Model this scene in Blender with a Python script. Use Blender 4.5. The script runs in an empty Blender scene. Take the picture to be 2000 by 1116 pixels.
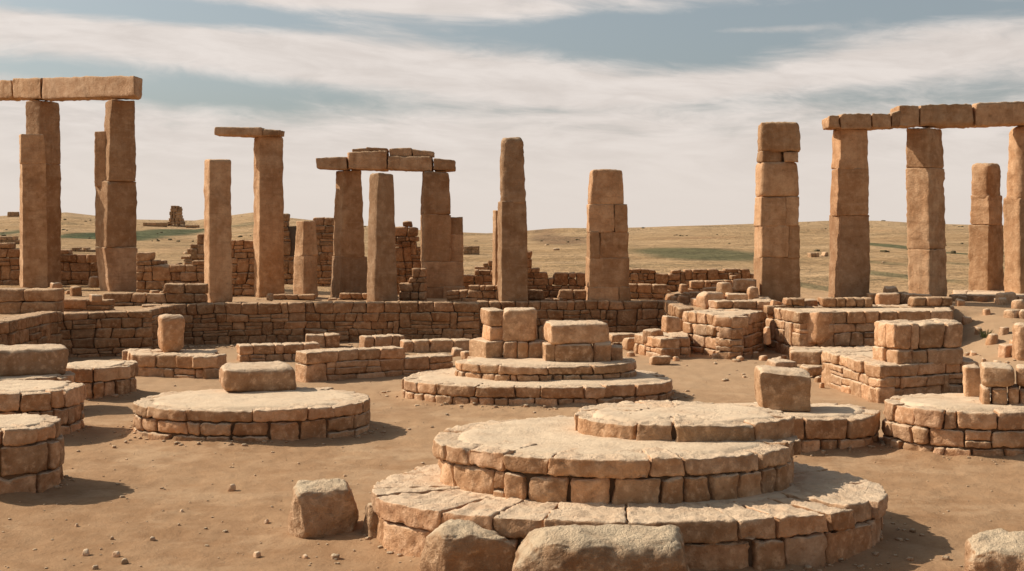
import bpy, math, random
import numpy as np
from math import radians as RAD

# ------------------------------------------------------------------ scene, camera
sc = bpy.context.scene
COL = sc.collection
F, H, HY = 2600.0, 3.0, 450.0          # focal length in photo pixels, eye height, horizon row
cam = bpy.data.cameras.new('camera'); camo = bpy.data.objects.new('camera', cam); COL.objects.link(camo)
cam.sensor_width = 36.0; cam.lens = F/2000*36.0; cam.shift_y = -(558-HY)/2000
cam.clip_start = 0.1; cam.clip_end = 8000
camo.location = (0, 0, H); camo.rotation_euler = (RAD(90), 0, 0)
sc.camera = camo
sc.view_settings.view_transform = 'Standard'; sc.view_settings.look = 'None'
sc.view_settings.exposure = 0; sc.view_settings.gamma = 1

def dist(py, z=0.0): return F*(H-z)/(py-HY)
def wx(px, Y): return (px-1000.0)*Y/F
def wz(py, Y): return H-(py-HY)*Y/F
def G(px, py, z=0.0):
    Y = dist(py, z); return (wx(px, Y), Y)

# ------------------------------------------------------------------ noise
_r = np.random.RandomState(7)
_P = np.concatenate([_r.permutation(256)]*3)
_g = _r.normal(size=(256, 3)); _g /= np.linalg.norm(_g, axis=1)[:, None]
def perlin(p):
    p = np.asarray(p, float); i = np.floor(p).astype(int); f = p-i; i &= 255
    u = f*f*f*(f*(f*6-15)+10); out = 0
    for dx in (0, 1):
        wxx = u[:, 0] if dx else 1-u[:, 0]
        for dy in (0, 1):
            wyy = u[:, 1] if dy else 1-u[:, 1]
            for dz in (0, 1):
                wzz = u[:, 2] if dz else 1-u[:, 2]
                g = _g[_P[_P[_P[i[:, 0]+dx]+i[:, 1]+dy]+i[:, 2]+dz]]
                out = out + wxx*wyy*wzz*(g[:, 0]*(f[:, 0]-dx)+g[:, 1]*(f[:, 1]-dy)+g[:, 2]*(f[:, 2]-dz))
    return out*1.6
def fbm(p, o=3):
    s, a = 0, 1.0
    for k in range(o): s = s+a*perlin(p*(2.03**k)+k*11.3); a *= .5
    return s
def n1(x, seed=0.0):
    x = np.atleast_1d(np.asarray(x, float)); return perlin(np.stack([x, np.full_like(x, seed+.37), np.full_like(x, .71)], 1))

# ------------------------------------------------------------------ mesh bags
class Bag:
    def __init__(s): s.v = []; s.f = []; s.t = []; s.n = 0
    def add(s, v, f, tint):
        s.v.append(v); s.f.append(f+s.n); s.t.append(np.full(len(v), tint)); s.n += len(v)
def mesh_from(name, V, Fq, T, smooth=True):
    me = bpy.data.meshes.new(name); k = Fq.shape[1]
    me.vertices.add(len(V)); me.vertices.foreach_set('co', np.ascontiguousarray(V, dtype=np.float32).ravel())
    me.loops.add(len(Fq)*k); me.loops.foreach_set('vertex_index', Fq.astype(np.int32).ravel())
    me.polygons.add(len(Fq)); me.polygons.foreach_set('loop_start', np.arange(0, len(Fq)*k, k, dtype=np.int32))
    me.polygons.foreach_set('use_smooth', np.full(len(Fq), smooth))
    a = me.attributes.new('tint', 'FLOAT', 'POINT'); a.data.foreach_set('value', T.astype(np.float32))
    me.update(calc_edges=True); me.validate()
    return me
def obj(name, bag, mat, parent=None, base=(0, 0, 0)):
    base = np.array(base, float)
    V = np.concatenate(bag.v)-base; me = mesh_from(name, V, np.concatenate(bag.f), np.concatenate(bag.t))
    me.materials.append(mat); o = bpy.data.objects.new(name, me); COL.objects.link(o)
    if parent is not None: o.parent = parent
    else: o.location = base
    return o
def tag(o, label=None, cat=None, group=None, kind=None):
    if label: o['label'] = label
    if cat: o['category'] = cat
    if group: o['group'] = group
    if kind: o['kind'] = kind
    return o
def thing(name, label, cat, loc, group=None):
    o = bpy.data.objects.new(name, None); COL.objects.link(o); o.location = loc; o.empty_display_size = .2
    return tag(o, label, cat, group)

# ------------------------------------------------------------------ stones
_topo = {}
def topo(nx, ny, nz):
    k = (nx, ny, nz)
    if k in _topo: return _topo[k]
    idx = {}; V = []; Fc = []
    def vid(a, b, c):
        q = (a, b, c)
        if q not in idx: idx[q] = len(V); V.append(q)
        return idx[q]
    for a in range(nx):
        for b in range(ny):
            Fc.append((vid(a, b, 0), vid(a, b+1, 0), vid(a+1, b+1, 0), vid(a+1, b, 0)))
            Fc.append((vid(a, b, nz), vid(a+1, b, nz), vid(a+1, b+1, nz), vid(a, b+1, nz)))
    for a in range(nx):
        for c in range(nz):
            Fc.append((vid(a, 0, c), vid(a+1, 0, c), vid(a+1, 0, c+1), vid(a, 0, c+1)))
            Fc.append((vid(a, ny, c), vid(a, ny, c+1), vid(a+1, ny, c+1), vid(a+1, ny, c)))
    for b in range(ny):
        for c in range(nz):
            Fc.append((vid(0, b, c), vid(0, b, c+1), vid(0, b+1, c+1), vid(0, b+1, c)))
            Fc.append((vid(nx, b, c), vid(nx, b+1, c), vid(nx, b+1, c+1), vid(nx, b, c+1)))
    A = np.array(V, float)/np.array([nx, ny, nz])*2-1
    e = 1.25; A = np.sin(A*e)/math.sin(e)
    _topo[k] = (A, np.array(Fc)); return _topo[k]
def stone_unit(half, seg, rnd, rng, rf=.28, chips=3, rough=1.0, chipd=.12, detail=3, big=1.0):
    """rounded, chipped and weathered block; returns coordinates normalised by half"""
    half = np.array(half, float)
    n = [int(max(3, min(40, round(2*h/seg)))) for h in half]
    A, Fc = topo(*n); p = A*half; m = half.min()
    r = min(m*.92, rf*m*(1+.3*rng.uniform(-1, 1)))
    r = np.full(3, r); q = np.clip(p, -(half-r), half-r); d = p-q
    nn = d/np.maximum(np.linalg.norm(d, axis=1), 1e-9)[:, None]; p = q+nn*r[0]
    for k in range(chips):
        c = rng.normal(size=3); c[rng.randint(3)] *= .25; c /= np.linalg.norm(c)
        sup = (np.abs(c)*half).sum()-r[0]*(np.abs(c).sum()-1)
        off = sup-m*chipd*rng.uniform(.2, 1.3); e = p@c-off
        p = p-np.outer(np.maximum(e, 0)*.9, c)
    off = rng.uniform(-50, 50, 3)
    b = perlin(p*(.75/m)+off)*.075*m*big + perlin(p*(2.2/m)+off)*.028*m*big
    if detail > 1: b = b+perlin(p*9+off)*.007*rough
    if detail > 2 and rough > 1.6: b = b-np.abs(perlin(p*4.6+off))*.030*min(1, m/.12)*(rough-1.2)+.006
    if detail > 2: b = b-np.abs(perlin(p*20+off))*.0085*rough+perlin(p*38-off)*.004*rough
    p = p+nn*b[:, None]
    return p/half, Fc
def trimap(c8):
    c = np.array(c8, float)           # index = u + 2 v + 4 w
    def f(q):
        u = (q[:, :1]+1)/2; v = (q[:, 1:2]+1)/2; w = (q[:, 2:3]+1)/2
        return ((c[0]*(1-u)+c[1]*u)*(1-v)+(c[2]*(1-u)+c[3]*u)*v)*(1-w)+((c[4]*(1-u)+c[5]*u)*(1-v)+(c[6]*(1-u)+c[7]*u)*v)*w
    h = (np.linalg.norm(c[1]-c[0])+np.linalg.norm(c[5]-c[4]))/4, (np.linalg.norm(c[2]-c[0])+np.linalg.norm(c[3]-c[1]))/4, (np.linalg.norm(c[4]-c[0])+np.linalg.norm(c[7]-c[3]))/4
    return f, h

# ------------------------------------------------------------------ materials
def NT(name):
    m = bpy.data.materials.new(name); m.use_nodes = True; t = m.node_tree; t.nodes.clear()
    return m, t
class NB:
    def __init__(s, t): s.t = t
    def n(s, ty, **kw):
        o = s.t.nodes.new(ty)
        for k, v in kw.items():
            if k == 'ins':
                for a, b in v.items():
                    if hasattr(b, 'is_linked') or hasattr(b, 'links'): s.t.links.new(b, o.inputs[a])
                    else: o.inputs[a].default_value = b
            else: setattr(o, k, v)
        return o
    def math(s, op, a, b=None, c=None, clamp=False):
        o = s.n('ShaderNodeMath', operation=op, use_clamp=clamp)
        for i, x in enumerate((a, b, c)):
            if x is None: continue
            if hasattr(x, 'links'): s.t.links.new(x, o.inputs[i])
            else: o.inputs[i].default_value = x
        return o.outputs[0]
    def mix(s, fac, a, b, mode='MIX'):
        o = s.n('ShaderNodeMix', data_type='RGBA', blend_type=mode)
        for i, x in ((0, fac), (6, a), (7, b)):
            if hasattr(x, 'links'): s.t.links.new(x, o.inputs[i])
            else: o.inputs[i].default_value = x if i == 0 else tuple(x)+((1,) if len(x) == 3 else ())
        return o.outputs[2]
    def noise(s, vec, scale, detail=4, rough=.55, w=None):
        o = s.n('ShaderNodeTexNoise', noise_dimensions='4D' if w is not None else '3D')
        o.inputs['Scale'].default_value = scale; o.inputs['Detail'].default_value = detail; o.inputs['Roughness'].default_value = rough
        s.t.links.new(vec, o.inputs['Vector'])
        if w is not None: s.t.links.new(w, o.inputs['W'])
        return o.outputs[0]
    def ramp(s, x, lo, hi, a=0.0, b=1.0):
        o = s.n('ShaderNodeMapRange', interpolation_type='SMOOTHSTEP')
        s.t.links.new(x, o.inputs[0])
        for i, v in ((1, lo), (2, hi), (3, a), (4, b)): o.inputs[i].default_value = v
        return o.outputs[0]

def stone_mat(name, dark, mid, pale, top, topamt=.75, streak=0.0, bump=1.0, sc_=1.0, crack=0.0, fleck=.5):
    dark, mid, pale, top = [tuple(min(.76, x*g) for x, g in zip(c_, (1.20, 1.17, 1.13))) for c_ in (dark, mid, pale, top)]
    m, t = NT(name); b = NB(t)
    geo = b.n('ShaderNodeNewGeometry'); pos = geo.outputs['Position']
    tint = b.n('ShaderNodeAttribute', attribute_name='tint').outputs['Fac']
    w = b.math('MULTIPLY', tint, 37.0)
    n_big = b.noise(pos, 1.1*sc_, 4, .6, w); n_mid = b.noise(pos, 5.5*sc_, 5, .62, w); n_fine = b.noise(pos, 38*sc_, 4, .7)
    f1 = b.ramp(n_big, .32, .68); f2 = b.ramp(n_mid, .35, .68)
    c = b.mix(f1, dark, mid); c = b.mix(b.math('MULTIPLY', f2, .75), c, pale)
    # per-stone tone: warm / grey and light / dark
    c = b.mix(b.ramp(tint, 0, 1, 0, .55), c, b.mix(1.0, c, (1.06, .86, .72), 'MULTIPLY'))
    frac = b.math('FRACT', b.math('MULTIPLY', tint, 7.31))
    c = b.mix(1.0, c, b.n('ShaderNodeCombineXYZ', ins={0: b.ramp(frac, 0, 1, .74, 1.18), 1: b.ramp(frac, 0, 1, .73, 1.19), 2: b.ramp(frac, 0, 1, .70, 1.20)}).outputs[0], 'MULTIPLY')
    c = b.mix(b.ramp(b.math('FRACT', b.math('MULTIPLY', tint, 13.7)), .62, .95, 0, .5), c, b.mix(1.0, c, (.88, .98, 1.15), 'MULTIPLY'))
    c = b.mix(b.ramp(n_fine, .3, .75, .0, .32), c, dark)
    c = b.mix(b.ramp(b.noise(pos, 2.3*sc_, 6, .7, w), .55, .70, 0, .42), c, [x*.55 for x in dark])
    if streak > 0:
        mp = b.n('ShaderNodeMapping', ins={'Vector': pos}); mp.inputs['Scale'].default_value = (5, 5, .35)
        st = b.noise(mp.outputs[0], 1.0, 5, .65)
        c = b.mix(b.ramp(st, .45, .75, 0, streak), c, [x*.6 for x in dark])
        c = b.mix(b.ramp(st, .25, .45, streak*.6, 0), c, pale)
        mp2 = b.n('ShaderNodeMapping', ins={'Vector': pos}); mp2.inputs['Scale'].default_value = (.7, .7, 6.0)
        bed = b.noise(mp2.outputs[0], 1.0, 6, .7, w)
        c = b.mix(b.ramp(bed, .52, .66, 0, .38), c, [x*.75 for x in dark]); c = b.mix(b.ramp(bed, .30, .42, .30, 0), c, pale)
    n_pt = b.noise(pos, 11*sc_, 6, .72, w); c = b.mix(b.ramp(n_pt, .50, .66, 0, fleck), c, [min(1, x*1.25) for x in pale]); c = b.mix(b.ramp(n_pt, .30, .44, .45, 0), c, [x*.6 for x in dark])
    # bleached, dusty upper surfaces
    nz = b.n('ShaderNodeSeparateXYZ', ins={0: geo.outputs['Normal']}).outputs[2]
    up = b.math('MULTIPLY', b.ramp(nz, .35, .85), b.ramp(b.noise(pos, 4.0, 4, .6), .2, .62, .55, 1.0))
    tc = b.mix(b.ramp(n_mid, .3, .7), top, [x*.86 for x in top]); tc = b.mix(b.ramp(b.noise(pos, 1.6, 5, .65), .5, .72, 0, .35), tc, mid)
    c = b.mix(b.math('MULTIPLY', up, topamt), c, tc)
    h = b.math('ADD', b.math('MULTIPLY', n_mid, .5), b.math('MULTIPLY', b.noise(pos, 16, 6, .68), .6))
    h = b.math('ADD', h, b.math('MULTIPLY', b.noise(pos, 70, 3, .7), .16))
    pit = b.n('ShaderNodeTexVoronoi', feature='F1', ins={'Vector': pos, 'Scale': 14.0}).outputs['Distance']
    pitm = b.math('MULTIPLY', b.ramp(pit, .0, .22, -.35, 0), b.ramp(b.noise(pos, 3.1, 3), .5, .62))
    h = b.math('ADD', h, pitm)
    if crack > 0:
        nv = b.n('ShaderNodeVectorMath', operation='ADD', ins={0: pos})
        wn = b.n('ShaderNodeTexNoise', ins={'Vector': pos, 'Scale': 2.2, 'Detail': 4.0})
        sc2 = b.n('ShaderNodeVectorMath', operation='SCALE', ins={0: wn.outputs['Color'], 'Scale': .32})
        t.links.new(sc2.outputs[0], nv.inputs[1])
        vor = b.n('ShaderNodeTexVoronoi', feature='DISTANCE_TO_EDGE', ins={'Vector': nv.outputs[0], 'Scale': 1.25}).outputs['Distance']
        ck = b.math('MULTIPLY', b.ramp(vor, .004, .022, 1, 0), b.ramp(b.noise(pos, 1.3, 2), .38, .58))
        c = b.mix(b.math('MULTIPLY', ck, crack), c, [x*.45 for x in dark])
        h = b.math('SUBTRACT', h, b.math('MULTIPLY', ck, .9*crack))
    h = b.math('ADD', h, b.math('MULTIPLY', n_pt, .6))
    bp = b.n('ShaderNodeBump', ins={'Height': h, 'Strength': .9, 'Distance': .055*bump})
    bs = b.n('ShaderNodeBsdfPrincipled', ins={'Base Color': c, 'Roughness': .93, 'Normal': bp.outputs[0]})
    bs.inputs['Specular IOR Level'].default_value = .15
    out = b.n('ShaderNodeOutputMaterial', ins={0: bs.outputs[0]})
    return m

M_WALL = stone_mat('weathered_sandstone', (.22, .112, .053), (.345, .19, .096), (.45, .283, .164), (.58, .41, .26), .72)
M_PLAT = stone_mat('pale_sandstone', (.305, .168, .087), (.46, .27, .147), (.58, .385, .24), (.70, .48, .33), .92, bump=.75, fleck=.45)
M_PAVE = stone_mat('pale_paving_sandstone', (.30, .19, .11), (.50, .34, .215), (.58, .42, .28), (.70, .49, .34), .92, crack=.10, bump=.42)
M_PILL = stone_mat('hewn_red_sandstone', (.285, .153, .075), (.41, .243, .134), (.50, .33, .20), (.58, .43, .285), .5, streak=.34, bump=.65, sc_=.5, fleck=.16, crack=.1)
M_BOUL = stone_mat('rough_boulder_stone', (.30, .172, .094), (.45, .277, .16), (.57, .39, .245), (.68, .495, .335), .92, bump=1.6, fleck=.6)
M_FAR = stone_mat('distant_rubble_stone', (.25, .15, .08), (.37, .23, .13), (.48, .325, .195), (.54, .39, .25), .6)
m, t = NT('packed_earth_joint'); b = NB(t)
bs = b.n('ShaderNodeBsdfPrincipled', ins={'Base Color': b.mix(b.noise(b.n('ShaderNodeNewGeometry').outputs['Position'], 9, 4), (.12, .07, .036), (.22, .135, .075)), 'Roughness': 1.0})
b.n('ShaderNodeOutputMaterial', ins={0: bs.outputs[0]}); M_CORE = m

# ------------------------------------------------------------------ terrain
RIDGE = [(-1500, 428), (-200, 425), (0, 422), (130, 415), (200, 423), (270, 429), (380, 431), (420, 425), (495, 415), (560, 425), (700, 440), (850, 452), (950, 456),
         (1050, 452), (1150, 447), (1300, 443), (1450, 438), (1600, 433), (1760, 434), (1850, 438), (2000, 442), (2200, 446), (3500, 440)]
YR = 520.0
STEP = [(-10.7, 31.4), (-8.9, 32.2), (-8.85, 34.9), (-5, 35.7), (-.95, 36.0), (-.9, 36.5), (4.3, 36.9), (4.5, 34.6), (5.6, 33.9), (10.4, 33.9), (10.6, 33.9), (14, 33.9), (60, 33.9)]
PADS = []                              # (cx, cy, rx, ry): soil banked up against the foot of each platform
def smooth(x): x = np.clip(x, 0, 1); return x*x*(3-2*x)
def terrain(x, y, fine=True):
    x = np.asarray(x, float); y = np.asarray(y, float)
    yw = np.interp(x, [p[0] for p in STEP], [p[1] for p in STEP])
    ramp = smooth((x-9.3)/3.2)
    st = smooth((y-yw)/.25)*(1-ramp)+smooth((y-25.5)/10.5)*ramp
    st = np.maximum(st, smooth((-10.75-x)/.3))
    st = np.maximum(st, 0)
    z = st*1.0
    tt = np.where(y > 1, x/np.maximum(y, 1), 0); px = 1000+F*tt
    zr = H+(HY-np.interp(px, [p[0] for p in RIDGE], [p[1] for p in RIDGE]))*YR/F
    k = np.clip((y-60)/(YR-60), 0, 1)
    z = z+(zr-1.0)*(k**1.25)*(y > 60)
    z = z-np.clip((y-YR)/1500, 0, 1)*25
    q = np.stack([x/70, y/70, np.zeros_like(x)], -1).reshape(-1, 3)
    und = perlin(q).reshape(x.shape)+.4*perlin(q*3.1).reshape(x.shape)
    z = z+und*1.7*np.clip((y-70)/220, 0, 1)*np.clip((YR-y)/120, 0, 1)
    if fine:
        q = np.stack([x, y, np.zeros_like(x)], -1).reshape(-1, 3)
        near = np.clip((70-y)/30, 0, 1)
        z = z+near*(perlin(q*.45).reshape(x.shape)*.02+perlin(q*1.7).reshape(x.shape)*.016+perlin(q*3.3).reshape(x.shape)*.011+perlin(q*6).reshape(x.shape)*.007+perlin(q*17).reshape(x.shape)*.004*np.clip((26-y)/8, 0, 1))
        for cx, cy, rx, ry in PADS:
            d = (np.sqrt(((x-cx)/rx)**2+((y-cy)/ry)**2)-1)*min(rx, ry)
            z = z+.085*np.exp(-np.maximum(d, 0)/.15)*(.7+.6*perlin(q*2.3+cx).reshape(x.shape))*(d < 1)
    return z
def tz(x, y): return float(terrain(np.array([x]), np.array([y]), False)[0])
def hit(px, py):
    Y = np.linspace(38, 900, 6000); X = (px-1000)*Y/F; Z = wz(py, Y)
    k = np.argmax(terrain(X, Y, False) >= Z); return float(X[k]), float(Y[k]), float(Z[k])

# ------------------------------------------------------------------ blocks given by how they stand
def blk_corners(Y, top, bot, wl=0.0, u=(0, 1), ratio=.8, depth=None, z0=None, z1=None):
    """front-left edge at distance Y; top=(xl,xr,y), bot=(xl,xr,y); wl = width of the visible left side"""
    k = Y/F; out = []
    for (xl, xr, yy), zz in ((bot, z0), (top, z1)):
        wf_px = max(2.0, xr-xl-wl); a = math.atan2(wl, ratio*wf_px) if depth is None else math.asin(min(.9, wl*k/depth))
        phi = math.atan(((xl+xr)/2-1000)/F); th = a-phi
        wf = wf_px*k/math.cos(a)*math.cos(phi); wd = (ratio*wf) if depth is None else depth
        z = wz(yy, Y) if zz is None else zz
        fl = np.array([wx(xl+wl, Y), Y, z]); e1 = np.array([math.cos(th), math.sin(th), 0])*wf; e2 = np.array([-math.sin(th), math.cos(th), 0])*wd
        out += [fl+e1*u[0], fl+e1*u[1], fl+e1*u[0]+e2, fl+e1*u[1]+e2]
    return out
def add_blk(bag, c8, rng, seg=.11, jit=.012, gap=.004, tint=None, **kw):
    c = np.array(c8, float); c += rng.uniform(-jit, jit, c.shape)
    f, h = trimap(c); h = np.array(h)
    q, Fc = stone_unit(h, seg, 0, rng, **kw); q = q*(1-gap/np.maximum(h, .02))
    bag.add(f(q), Fc, rng.uniform() if tint is None else tint)

# ------------------------------------------------------------------ dry-stone work
class Path:
    def __init__(s, pts, closed=False):
        P = np.array(pts, float); s.closed = closed
        if closed: P = np.vstack([P, P[:1]])
        s.P = P; d = np.diff(P, axis=0); l = np.linalg.norm(d, axis=1); s.S = np.concatenate([[0], np.cumsum(l)]); s.L = s.S[-1]
        sn = np.stack([d[:, 1], -d[:, 0]], 1)/l[:, None]
        if closed: vn = sn+np.roll(sn, 1, 0); vn = np.vstack([vn, vn[:1]])
        else: vn = np.vstack([sn[:1], (sn[1:]+sn[:-1]), sn[-1:]])
        s.N = vn/np.linalg.norm(vn, axis=1)[:, None]
    def at(s, q):
        if s.closed: q = np.mod(q, s.L)
        return np.stack([np.interp(q, s.S, s.P[:, 0]), np.interp(q, s.S, s.P[:, 1])], 1), np.stack([np.interp(q, s.S, s.N[:, 0]), np.interp(q, s.S, s.N[:, 1])], 1)
def ellipse(cx, cy, rx, ry, rot=0, n=96, wob=.015, seed=0):
    th = np.linspace(0, 2*np.pi, n, endpoint=False)+np.pi/2
    r = 1+wob*n1(np.cos(th)*1.8+seed, seed)+wob*n1(np.sin(th)*1.8+seed*2, seed+5)
    rf_, rb_ = ry if isinstance(ry, tuple) else (ry, ry)
    x = rx*np.cos(th)*r; y = np.where(np.sin(th) < 0, rf_, rb_)*np.sin(th)*r; c, s_ = math.cos(rot), math.sin(rot)
    return np.stack([cx+x*c-y*s_, cy+x*s_+y*c], 1)
def lay(L, zs, wr, rng, wav=.02, p_tall=.10, p_split=.16, tilt=.045, wlist=None, closed=False):
    """coursed rubble: list of (four (s, z) corners, course index)"""
    n = len(zs)-1; sd = rng.uniform(0, 99); blocked = [[] for _ in range(n+1)]; out = []
    def zb(k, s):
        a = wav if 0 < k < n else wav*.45
        ss = s if not closed else 2.2*math.sin(2*math.pi*s/L)+1.7*math.cos(2*math.pi*s/L)
        return zs[k]+a*float(n1(np.array([ss*1.6]), sd+k*3.1)[0])
    for k in range(n):
        ch = zs[k+1]-zs[k]; w0, w1 = wr[k] if isinstance(wr, list) else wr
        free = [(0, L)]
        for (a, c) in blocked[k]:
            nf = []
            for (p, q) in free:
                if c <= p or a >= q: nf.append((p, q))
                else:
                    if a-p > .03: nf.append((p, a))
                    if q-c > .03: nf.append((c, q))
            free = nf
        for (p, q) in free:
            s = p; tb = tt = 0.0
            while s < q-1e-6:
                w = rng.uniform(w0, w1)*(.55 if rng.uniform() < .18 else 1)
                if q-(s+w) < w0*.6: w = q-s
                e = s+w; last = e >= q-1e-6
                nb, nt = (0, 0) if last else (rng.uniform(-tilt, tilt), rng.uniform(-tilt, tilt))
                top = k+1
                if k+2 <= n-1 and rng.uniform() < p_tall and not last and w < 1.6*ch+.25:
                    top = k+2; blocked[k+1].append((s+tt, e+nt))
                cs = [(s+tb, zb(k, s)), (e+nb, zb(k, e)), (s+tt, zb(top, s)), (e+nt, zb(top, e))]
                if top == k+1 and ch > .13 and rng.uniform() < p_split and k < n-1:
                    fz = rng.uniform(.38, .62); mid_l = tuple(np.array(cs[0])*(1-fz)+np.array(cs[2])*fz); mid_r = tuple(np.array(cs[1])*(1-fz)+np.array(cs[3])*(fz+rng.uniform(-.08, .08)))
                    mid_r = tuple(np.array(cs[1])*(1-fz)+np.array(cs[3])*fz)
                    out.append(([cs[0], cs[1], mid_l, mid_r], k)); out.append(([mid_l, mid_r, cs[2], cs[3]], k))
                else: out.append((cs, top-1))
                s = e; tb, tt = nb, nt
    return out
def stone_on_path(path, cs, depth, rng, seg, gap=.007, proud=.02, tint=None, rf=.3, detail=3, chips=3, rough=1.0, big=1.0, chipd=.15):
    cs = np.array(cs); ws = ((cs[1, 0]-cs[0, 0])+(cs[3, 0]-cs[2, 0]))/2; hz = ((cs[2, 1]-cs[0, 1])+(cs[3, 1]-cs[1, 1]))/2
    if ws < .02 or hz < .02: return None
    half = np.array([ws/2, depth/2, hz/2])
    q, Fc = stone_unit(half, seg, 0, rng, rf=rf, detail=detail, chips=chips, rough=rough, big=big, chipd=chipd)
    q = q*np.maximum(.3, 1-gap/half)
    u = (q[:, 0]+1)/2; w = (q[:, 2]+1)/2; pr = rng.uniform(-.5, 1)*proud
    s = (cs[0, 0]*(1-u)+cs[1, 0]*u)*(1-w)+(cs[2, 0]*(1-u)+cs[3, 0]*u)*w
    z = (cs[0, 1]*(1-u)+cs[1, 1]*u)*(1-w)+(cs[2, 1]*(1-u)+cs[3, 1]*u)*w
    P, N = path.at(s); d = pr-depth*(q[:, 1]+1)/2
    XY = P+N*d[:, None]
    return np.column_stack([XY, z]), Fc, (rng.uniform() if tint is None else tint)
def strip_core(bag, path, z0, topf, dep0, dep1, n=None):
    n = n or max(2, int(path.L/.25)); s = np.linspace(min(.3, path.L*.2), path.L-min(.3, path.L*.2), n) if not path.closed else np.linspace(0, path.L*.9999, n)
    P, N = path.at(s); tp = np.array([topf(a) for a in s])
    V = np.concatenate([np.column_stack([P-N*dep0, np.full(n, z0)]), np.column_stack([P-N*dep0, tp]), np.column_stack([P-N*dep1, tp]), np.column_stack([P-N*dep1, np.full(n, z0)])])
    Fc = []
    for i in range(n-1):
        for a in range(3): Fc.append((a*n+i, a*n+i+1, (a+1)*n+i+1, (a+1)*n+i))
    Fc.append((0, n, 2*n, 3*n)); Fc.append((n-1, 4*n-1, 3*n-1, 2*n-1))
    bag.add(V, np.array(Fc), .5)
def course_z(z0, z1, hs, rng):
    n = max(1, round((z1-z0)/hs)); w = rng.uniform(.6, 1.4, n); w = w/w.sum()*(z1-z0); return [z0]+list(z0+np.cumsum(w))

def wall(name, label, cat, pts, z0, z1, seed, ch=.2, wr=(.2, .45), depth=.4, prof=None, mat=None, seg=.07, group=None, detail=2, parts=False, p_split=.18, base=None, rf=.25, wav=.045, proud=.05, p_tall=.16):
    """free-standing or retaining dry-stone wall along a line; prof(s) gives the ruined top"""
    rng = np.random.RandomState(seed); mat = mat or M_WALL; path = Path(pts)
    base = base or (path.P[len(path.P)//2][0], path.P[len(path.P)//2][1], z0)
    t = thing(name, label, cat, base, group); zs = course_z(z0-.06, z1, ch, rng)
    st = lay(path.L, zs, wr, rng, wav=wav, p_split=p_split, p_tall=p_tall); low, cap = Bag(), Bag(); nm = 0
    keep = []
    for cs, k in sorted(st, key=lambda c: c[0][0][1]+c[0][1][1]):
        sm = (cs[0][0]+cs[1][0])/2; zm = (cs[0][1]*.45+cs[2][1]*.55)
        if prof is not None and zm > prof(sm)+rng.uniform(-.04, .04): continue
        zb_ = (cs[0][1]+cs[1][1])/2
        if prof is not None and not parts and zb_ > z0+.05 and not any(c[0][0][0] <= sm <= c[0][1][0] and abs((c[0][2][1]+c[0][3][1])/2-zb_) < .12 for c in keep): continue
        keep.append((cs, k, sm))
    for cs, k, sm in keep:
        up = [c for c in keep if c[0][0][1] > cs[2][1]-.05 and c[0][0][0] < sm < c[0][1][0] and c[0] is not cs]
        r = stone_on_path(path, cs, depth*rng.uniform(.85, 1.1), rng, seg, detail=detail, rf=rf*rng.uniform(.7, 1.35), proud=proud, gap=.0035, chips=7, big=1.6, rough=1.7)
        if r is None: continue
        if parts:
            bg = Bag(); bg.add(*r); obj('stone' if up else 'coping_stone', bg, mat, t, base)
        else: (low if up else cap).add(*r)
    if not parts:
        if low.n: obj('stonework', low, mat, t, base)
        if cap.n: obj('coping', cap, mat, t, base)
    core = Bag(); strip_core(core, path, z0-.1, lambda s: max(z0, z1-ch*.75 if prof is None else min(z1, prof(s))-ch*1.8), .07, depth*.85)
    obj('earth_core', core, M_CORE, t, base)
    return t
def pxprof(path_px, Ys, prof):
    """top profile given by photo rows turned into metres along the wall"""
    x0, x1 = path_px; Y0, Y1 = Ys; L = math.hypot(wx(x1, Y1)-wx(x0, Y0), Y1-Y0)
    ss = [(p-x0)/(x1-x0)*L for p, _ in prof]; zz = [wz(y, Y0+(p-x0)/(x1-x0)*(Y1-Y0)) for p, y in prof]
    return (lambda s: float(np.interp(s, ss, zz))), max(zz)

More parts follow.
